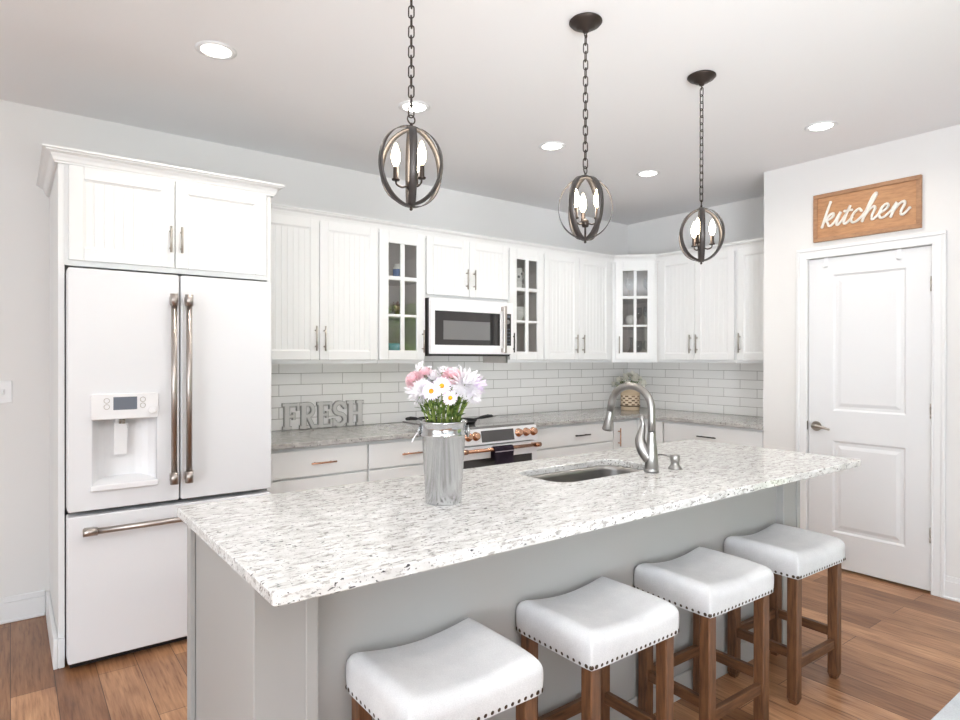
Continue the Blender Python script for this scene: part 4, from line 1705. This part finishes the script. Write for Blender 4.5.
# ---------------------------------------------------------------- pendants
def make_pendant(GZ, x, y, a_, label):
    pn = thing('pendant_light', label, 'pendant light', (0, 0, 0), 'orb pendants above the island')
    MB().lathe([(0, -.0006), (.062, -.0006), (.0655, -.004), (.066, -.009), (.060, -.012), (.058, -.018), (.040, -.024), (.034, -.032), (.014, -.038), (.011, -.048), (0, -.050)], (0, 0, 0), 32).build('canopy', M_OIL, pn)
    MB().tube([(.011 * math.cos(k * PI / 8), 0, -.058 + .011 * math.sin(k * PI / 8)) for k in range(16)], .002, 6, closed=True).build('canopy_loop', M_OIL, pn)
    top = GZ + .133
    ZL0, ZL1 = -.062, top + .03
    NL = 16
    pitch = (ZL0 - ZL1) / NL
    lk = MB()
    hl = pitch / 2 + .0042
    pts = [(.0088 * math.cos(R(a)), 0, (hl - .0088) * (1 if a < 180 else -1) + .0088 * math.sin(R(a))) for a in list(range(0, 181, 22)) + list(range(180, 361, 22))]
    lk.tube(pts, .0023, 6, closed=True)
    ln = lk.build('chain_link', M_OIL, pn)
    for k in range(NL):
        o = ln if k == 0 else ln.copy()
        if k:
            COL.objects.link(o)
            o.parent = pn
        o.location = (0, 0, ZL0 - pitch * (k + .5))
        o.rotation_euler = (0, 0, R(45 + 90 * (k % 2)))
    m = MB()
    m.tube([(.014 * math.cos(k * PI / 10), 0, top + .020 + .014 * math.sin(k * PI / 10)) for k in range(20)], .0024, 8, closed=True)
    m.cyl((0, 0, top - .008), (0, 0, top + .008), .005, 12)
    m.build('hanging_ring', M_OIL, pn)
    for k, (rad_, ang) in enumerate(((.115, 0), (.1115, 60), (.108, 120))):
        T = Matrix.Translation((0, 0, GZ)) @ Matrix.Rotation(R(ang), 4, 'Z')
        m = MB(T)
        n = 56
        hwid, th = .0122, .0026
        rows = []
        for j in range(n):
            a = 2 * PI * j / n
            c, s_ = math.cos(a), math.sin(a)
            rows.append([m._v((c * r_, w_, s_ * (r_ + .015))) for r_, w_ in ((rad_, -hwid), (rad_, hwid), (rad_ - th, hwid), (rad_ - th, -hwid))])
        for j in range(n):
            A, B = rows[j], rows[(j + 1) % n]
            for q in range(4):
                m._f([A[q], A[(q + 1) % 4], B[(q + 1) % 4], B[q]], q in (0, 2))
        m.build('ring', M_RINGI, pn)
    m = MB()
    zb = GZ - .108
    m.cyl((0, 0, zb + .004), (0, 0, zb + .05), .004, 10)
    m.lathe([(0, zb + .03), (.012, zb + .032), (.015, zb + .042), (.015, zb + .056), (.006, zb + .064), (0, zb + .066)], (0, 0, 0), 18)
    m.cyl((0, 0, GZ - .134), (0, 0, GZ - .098), .004, 10)
    m.ball((0, 0, GZ - .136), .0055, 10, 8)
    m.build('hub', M_OIL, pn)
    for k in range(3):
        a = R(38 + 120 * k)
        d = Vector((math.cos(a), math.sin(a), 0))
        q = Vector((0, 0, zb + .046))
        m = MB()
        m.tube(spline([q + d * .012, q + d * .03 + Vector((0, 0, -.006)), q + d * .047 + Vector((0, 0, .002)), q + d * .05 + Vector((0, 0, .016))], 4), .0032, 8)
        c = q + d * .05 + Vector((0, 0, .014))
        m.lathe([(0, 0), (.012, .0), (.0135, .003), (.0135, .005), (0, .006)], c, 16)
        ar = m.build('arm', M_OIL, pn)
        MB().lathe([(.0085, .005), (.0085, .040), (.0065, .0435), (0, .0445)], c, 14).build('candle_sleeve', M_OIL, ar)
        MB().lathe([(.005, .045), (.011, .056), (.0148, .071), (.0138, .087), (.009, .103), (.004, .117), (0, .122)], c, 14).build('bulb', M_BULB, ar)
    pl_ = bpy.data.lights.new('bulb_light', 'POINT')
    pl_.energy = 2
    pl_.color = (1, .92, .82)
    pl_.shadow_soft_size = .06
    po = bpy.data.objects.new('bulb_light', pl_)
    COL.objects.link(po)
    po.parent = pn
    po.location = (0, 0, GZ + .02)
    pn.location = (x, y, zC)
    pn.rotation_euler = (0, 0, a_)


make_pendant(-.738, 1.033, 1.735, R(3), 'dark orb pendant nearest the fridge, hanging above the left end of the island')
make_pendant(-.752, 1.842, 1.735, R(16), 'dark orb pendant in the middle, above the faucet side of the island')
make_pendant(-.763, 2.642, 1.735, R(36), 'dark orb pendant nearest the pantry door, over the far end of the island')

# ---------------------------------------------------------------- recessed downlights
dl = thing('downlight', '', 'ceiling light', (0, 0, 0), 'recessed ceiling downlights')
MB().lathe([(.062, -.0008), (.085, -.0008), (.086, -.003), (.066, -.007), (.062, -.004), (.062, -.0008)], (0, 0, 0), 36).build('trim_ring', M_TRIM, dl)
MB().lathe([(0, -.0035), (.062, -.0035), (.062, -.001), (0, -.001)], (0, 0, 0), 36).build('lens', M_LED, dl)
DL = [(.724, 2.886, 'lit round ceiling downlight above the fridge, leftmost in the row'),
      (1.738, 2.886, 'lit round ceiling downlight behind the chain of the nearest orb pendant'),
      (2.757, 2.886, 'lit round ceiling downlight in front of the microwave, seen just left of the middle chain'),
      (3.723, 2.886, 'lit round ceiling downlight nearest the cabinet corner, between the two right pendants'),
      (3.766, 1.689, 'lit round ceiling downlight nearest the kitchen sign and pantry door')]
for k, (x, y, lb) in enumerate(DL):
    if k == 0:
        dl.location = (x, y, zC)
        dl['label'] = lb
        o = dl
    else:
        o = dup(dl, (x, y, zC), 0, lb)
for k, (x, y) in enumerate([(a, b) for a, b, _ in DL] + [(.7, .3), (2.4, .3), (-1.4, 1.6), (.7, -2), (2.4, -2), (-1.6, -1)]):  # last six are unseen fill lamps added out of frame, without fixtures
    l = bpy.data.lights.new('downlight_and_fill', 'AREA')
    l.shape = 'DISK'
    l.size = .12
    l.energy = 4.3
    l.color = (1, .93, .84)
    l.spread = R(150)
    o = bpy.data.objects.new('downlight_and_fill', l)
    COL.objects.link(o)
    o.location = (x, y, zC - .01)

# ---------------------------------------------------------------- potted flowers in the corner
cx, cy, z = 4.69, 3.835, CT + .0004
t = thing('flower_pot', 'woven rope pot of white flowers in the far counter corner', 'flower pot', (cx, cy, CT))
MB().lathe([(0, z), (.083, z), (.086, z + .006), (.088, z + .16), (.080, z + .16), (.078, z + .02), (0, z + .02)], (cx, cy, 0), 32).build('liner', M_ROPE, t)
MB().lathe([(.0885, z + .045), (.0895, z + .14)], (cx, cy, 0), 32, uv=True).build('woven_sleeve', M_WEAVE, t)
m = MB()
m.lathe([(.0885, z + .034), (.093, z + .037), (.093, z + .043), (.0885, z + .046)], (cx, cy, 0), 32)
m.build('dark_band', M_BARK, t)
m = MB()
for zz in (.146, .156, .166, .176, .186):
    m.lathe([(.086 - (zz - .146) * .3, z + zz), (.092 - (zz - .146) * .3, z + zz + .004), (.092 - (zz - .146) * .3, z + zz + .007), (.084 - (zz - .146) * .3, z + zz + .011)], (cx, cy, 0), 32)
m.build('rope_rim', M_ROPE, t)
random.seed(5)
for k in range(17):
    g = k * 2.4
    rr_ = .155 * math.sqrt((k + .5) / 17)
    c = Vector((cx + rr_ * math.cos(g), cy + rr_ * math.sin(g), z + .33 - rr_ * rr_ * 4.5 + random.uniform(-.012, .012)))
    if c.x > xR - .07:
        c.x = xR - .07
    f_ = thing('white_flower', 'white blossom bunched in the woven rope pot', 'flower', (cx, cy, z + .1), 'white flowers in the woven pot')
    out, a, b = orient(c - Vector((cx, cy, z + .12)))
    ft_ = Vector((cx, cy, z + .05)) + Vector((math.cos(g), math.sin(g), 0)) * min(.05, rr_ * .4)
    MB().tube(spline([ft_, Vector((ft_.x, ft_.y, z + .2)), c], 4), .003, 6).build('stem', M_STEM, f_)
    m = MB()
    for j in range(34):
        u = (j + .5) / 34
        th = math.acos(1 - u * 1.3)
        h = j * 2.39996
        e = a * math.cos(h) + b * math.sin(h)
        d = out * math.cos(th) + e * math.sin(th)
        m.blade(c + d * .004, d, out * math.sin(th) - e * math.cos(th), random.uniform(.03, .042), .017, .2, 3, .15)
    m.build('petals', M_PCREAM, f_, fix=False)
    m = MB()
    for j in range(5):
        h = random.uniform(0, 2 * PI)
        m.blade(c - out * .03, Vector((math.cos(h), math.sin(h), .2)), Vector((0, 0, 1)), random.uniform(.05, .075), .024, -.3, 4, .1)
    m.build('leaves', M_LEAF, f_, fix=False)

# ---------------------------------------------------------------- things inside the glass cabinets
def dish(name, label, cat, prof, c, m_, n=24):
    return tag(MB().lathe([(r, c[2] + zz + .0004) for r, zz in prof], (c[0], c[1], 0), n).build(name, m_, loc=c), label, cat)


zs0, zs1, zs2 = zU + .016, SH[0], SH[1]
dish('bowl', 'teal glazed bowl on the bottom shelf of the glass cabinet left of the microwave', 'bowl', [(0, 0), (.034, 0), (.04, .008), (.066, .06), (.070, .09), (.062, .125), (.058, .125), (.064, .09), (.06, .06), (.03, .014), (0, .012)], (2.185, 3.90, zs0), M_TEAL)
v = dish('jar', 'white and blue jar on the top shelf of the left glass cabinet', 'jar', [(0, 0), (.03, 0), (.036, .012), (.036, .09), (.026, .105), (.026, .12), (.022, .12), (.022, .1), (0, .09)], (2.225, 3.92, zs2), M_PORC)
MB().lathe([(.0365, zs2 + .03), (.0372, zs2 + .034), (.0372, zs2 + .078), (.0365, zs2 + .082)], (2.225, 3.92, 0), 24).build('glaze_band', M_BLUE, v)
t = thing('rose_ornament', 'round copper-coloured ornament on the middle shelf of the left glass cabinet', 'ornament', (2.20, 3.90, zs1))
MB().lathe([(0, zs1 + .0004), (.032, zs1 + .0004), (.026, zs1 + .012), (.02, zs1 + .016), (0, zs1 + .016)], (2.20, 3.90, 0), 20).build('foot', M_COPORN, t)
random.seed(9)
m = MB()
c = Vector((2.20, 3.90, zs1 + .062))
for k in range(60):
    u = (k + .5) / 60
    th = math.acos(1 - 2 * u)
    h = k * 2.39996
    d = Vector((math.cos(h) * math.sin(th), math.sin(h) * math.sin(th), math.cos(th)))
    e = Vector((math.cos(h) * math.cos(th), math.sin(h) * math.cos(th), -math.sin(th)))
    m.blade(c + d * .022, d * .7 + e * .3, -e, .030, .022, .4, 3, .3)
m.ball(c, .034, 14, 10)
m.build('petal_ball', M_COPORN, t, fix=False)


def mug(label, c, m_, spots_=False, r=.042, h=.105):
    t = thing('mug', label, 'mug', c)
    MB().lathe([(0, c[2] + .0004), (r * .9, c[2] + .0004), (r, c[2] + .006), (r, c[2] + h), (r - .004, c[2] + h), (r - .005, c[2] + .012), (0, c[2] + .010)], (c[0], c[1], 0), 26).build('cup', m_, t)
    MB().tube(spline([(c[0] + r - .002, c[1], c[2] + h * .8), (c[0] + r + .026, c[1], c[2] + h * .7), (c[0] + r + .026, c[1], c[2] + h * .35), (c[0] + r - .002, c[1], c[2] + h * .22)], 5), .005, 8).build('handle', m_, t)
    if spots_:
        m = MB()
        for a, zz in ((-112, .3), (-70, .55), (-150, .7), (-40, .25)):
            q = Vector((c[0] + r * math.cos(R(a)), c[1] + r * math.sin(R(a)), c[2] + h * zz))
            d = Vector((math.cos(R(a)), math.sin(R(a)), 0))
            m.cyl(q - d * .001, q + d * .0012, .011, 12)
        m.build('painted_spots', M_BLACK, t)
    return t


mug('white mug with black spots stacked on top in the right narrow glass cabinet', (3.335, 3.90, zs2 + .0805), M_PORC, True)
mug('plain white mug under the spotted mug in the right narrow glass cabinet', (3.335, 3.90, zs2), M_PORC, False, .042, .08)
for k in range(3):
    dish('bowl', ['lowest white bowl stacked on the middle shelf of the right narrow glass cabinet', 'middle white bowl in the stack in the right narrow glass cabinet', 'topmost white bowl in the stack in the right narrow glass cabinet'][k], 'bowl',
         [(0, 0), (.03, 0), (.034, .006), (.058, .05), (.064, .075), (.061, .075), (.052, .045), (.03, .0135), (0, .012)], (3.335, 3.90, zs1 + .0245 * k), M_PORC)


def goblet(label, c, s_=1.0, grp=None):
    t = thing('wine_glass', label, 'glass', c, grp)
    z0 = c[2] + .0004
    MB().lathe([(0, z0), (.034 * s_, z0), (.03 * s_, z0 + .003), (.006, z0 + .008), (.0045, z0 + .075 * s_)], (c[0], c[1], 0), 20).build('stem', M_CRYST, t)
    MB().lathe([(.0045, z0 + .075 * s_), (.024 * s_, z0 + .088 * s_), (.038 * s_, z0 + .115 * s_), (.04 * s_, z0 + .145 * s_), (.033 * s_, z0 + .185 * s_), (.0315 * s_, z0 + .185 * s_), (.038 * s_, z0 + .145 * s_), (.035 * s_, z0 + .115 * s_), (0, z0 + .083 * s_)], (c[0], c[1], 0), 20).build('glass_bowl', M_CRYST, t)


t = thing('decanter', 'clear long-necked decanter on the bottom shelf of the corner glass cabinet', 'decanter', (4.615, 3.76, zs0))
z0 = zs0 + .0004
MB().lathe([(0, z0), (.058, z0), (.064, z0 + .012), (.056, z0 + .05), (.022, z0 + .10), (.014, z0 + .13), (.014, z0 + .2), (.024, z0 + .215), (.0225, z0 + .215), (.012, z0 + .2), (.012, z0 + .13), (.05, z0 + .05), (.058, z0 + .014), (0, z0 + .006)], (4.615, 3.76, 0), 26).build('bottle', M_CRYST, t)
dish('glass_globe', 'white glass globe ornament on the middle shelf of the corner glass cabinet', 'ornament', [(0, 0), (.03, 0), (.024, .008), (.046, .03), (.055, .06), (.046, .092), (.025, .108), (0, .112)], (4.62, 3.77, zs1), M_PORC)
k = 0
for (x, y, zz, lb) in ((4.72, 3.66, zs1, 'stemmed clear glass on the middle shelf right side of the corner cabinet'), (4.76, 3.80, zs1, 'stemmed clear glass at the back of the corner cabinet middle shelf'),
                       (4.71, 3.65, zs0, 'stemmed clear glass on the bottom shelf front right of the corner cabinet'), (4.80, 3.68, zs0, 'stemmed clear glass on the bottom shelf behind the front right one'), (4.74, 3.78, zs0, 'stemmed clear glass on the bottom shelf behind the decanter'),
                       (4.61, 3.78, zs2, 'stemmed clear glass on the top shelf left side of the corner cabinet'), (4.72, 3.66, zs2, 'stemmed clear glass on the top shelf right side of the corner cabinet')):
    goblet(lb, (x, y, zz), 1.0, 'stemware in the corner cabinet')

# ---------------------------------------------------------------- rug in the near right corner
m = MB()
m.prism(rrect(1.6, 4.1, -1.4, .856, .02, 3), .0005, .013, (), .004)
tag(m.build('area_rug', M_RUG, loc=(2.85, -.27, 0)), 'pale bluish white rug edge on the wood floor at the lower right', 'rug')

# ---------------------------------------------------------------- outside the patio door: lawn and trees seen in the glass
struct(MB().box(xP + .2, 22, -16, 1.0, -.12, -.06).build('ground_lawn', M_GRASS))
# unseen slabs added to block sun from the left and rear windows
struct(MB().box(xL - 2.4, xL - W, yN - 2.2, yB, zC + .12, zC + .2).build('sun_blocker_left', M_TRIM))
struct(MB().box(xL - W, xP + W, yN - 2.2, yN - W, zC + .12, zC + .2).build('sun_blocker_rear', M_TRIM))


def tree(label, x, y, h, r, seed):
    random.seed(seed)
    t = thing('garden_tree', label, 'tree', (x, y, -.06))
    MB().tube([(x, y, -.06), (x + .05, y, h * .4), (x, y + .06, h * .8)], [.12, .09, .04], 10).build('trunk', M_BARK, t)
    m = MB()
    for k in range(1500):
        d = Vector((random.gauss(0, 1), random.gauss(0, 1), random.gauss(0, 1))).normalized()
        q = Vector((x, y, h * .62)) + Vector((d.x * r, d.y * r, d.z * h * .48)) * random.uniform(.55, 1)
        e = Vector((random.gauss(0, 1), random.gauss(0, 1), random.gauss(0, 1)))
        m.blade(q, e, Vector((random.gauss(0, 1), random.gauss(0, 1), 1)), random.uniform(.15, .28), random.uniform(.09, .16), .1, 2, .2)
    m.build('foliage', M_TREE, t, fix=False)


tree('leafy garden tree outside the patio door mirrored in the left glass cabinet', 8.6, -4.6, 4.4, 1.5, 31)
tree('leafy garden tree outside farther along the lawn', 9.6, -9.2, 4.8, 1.7, 32)
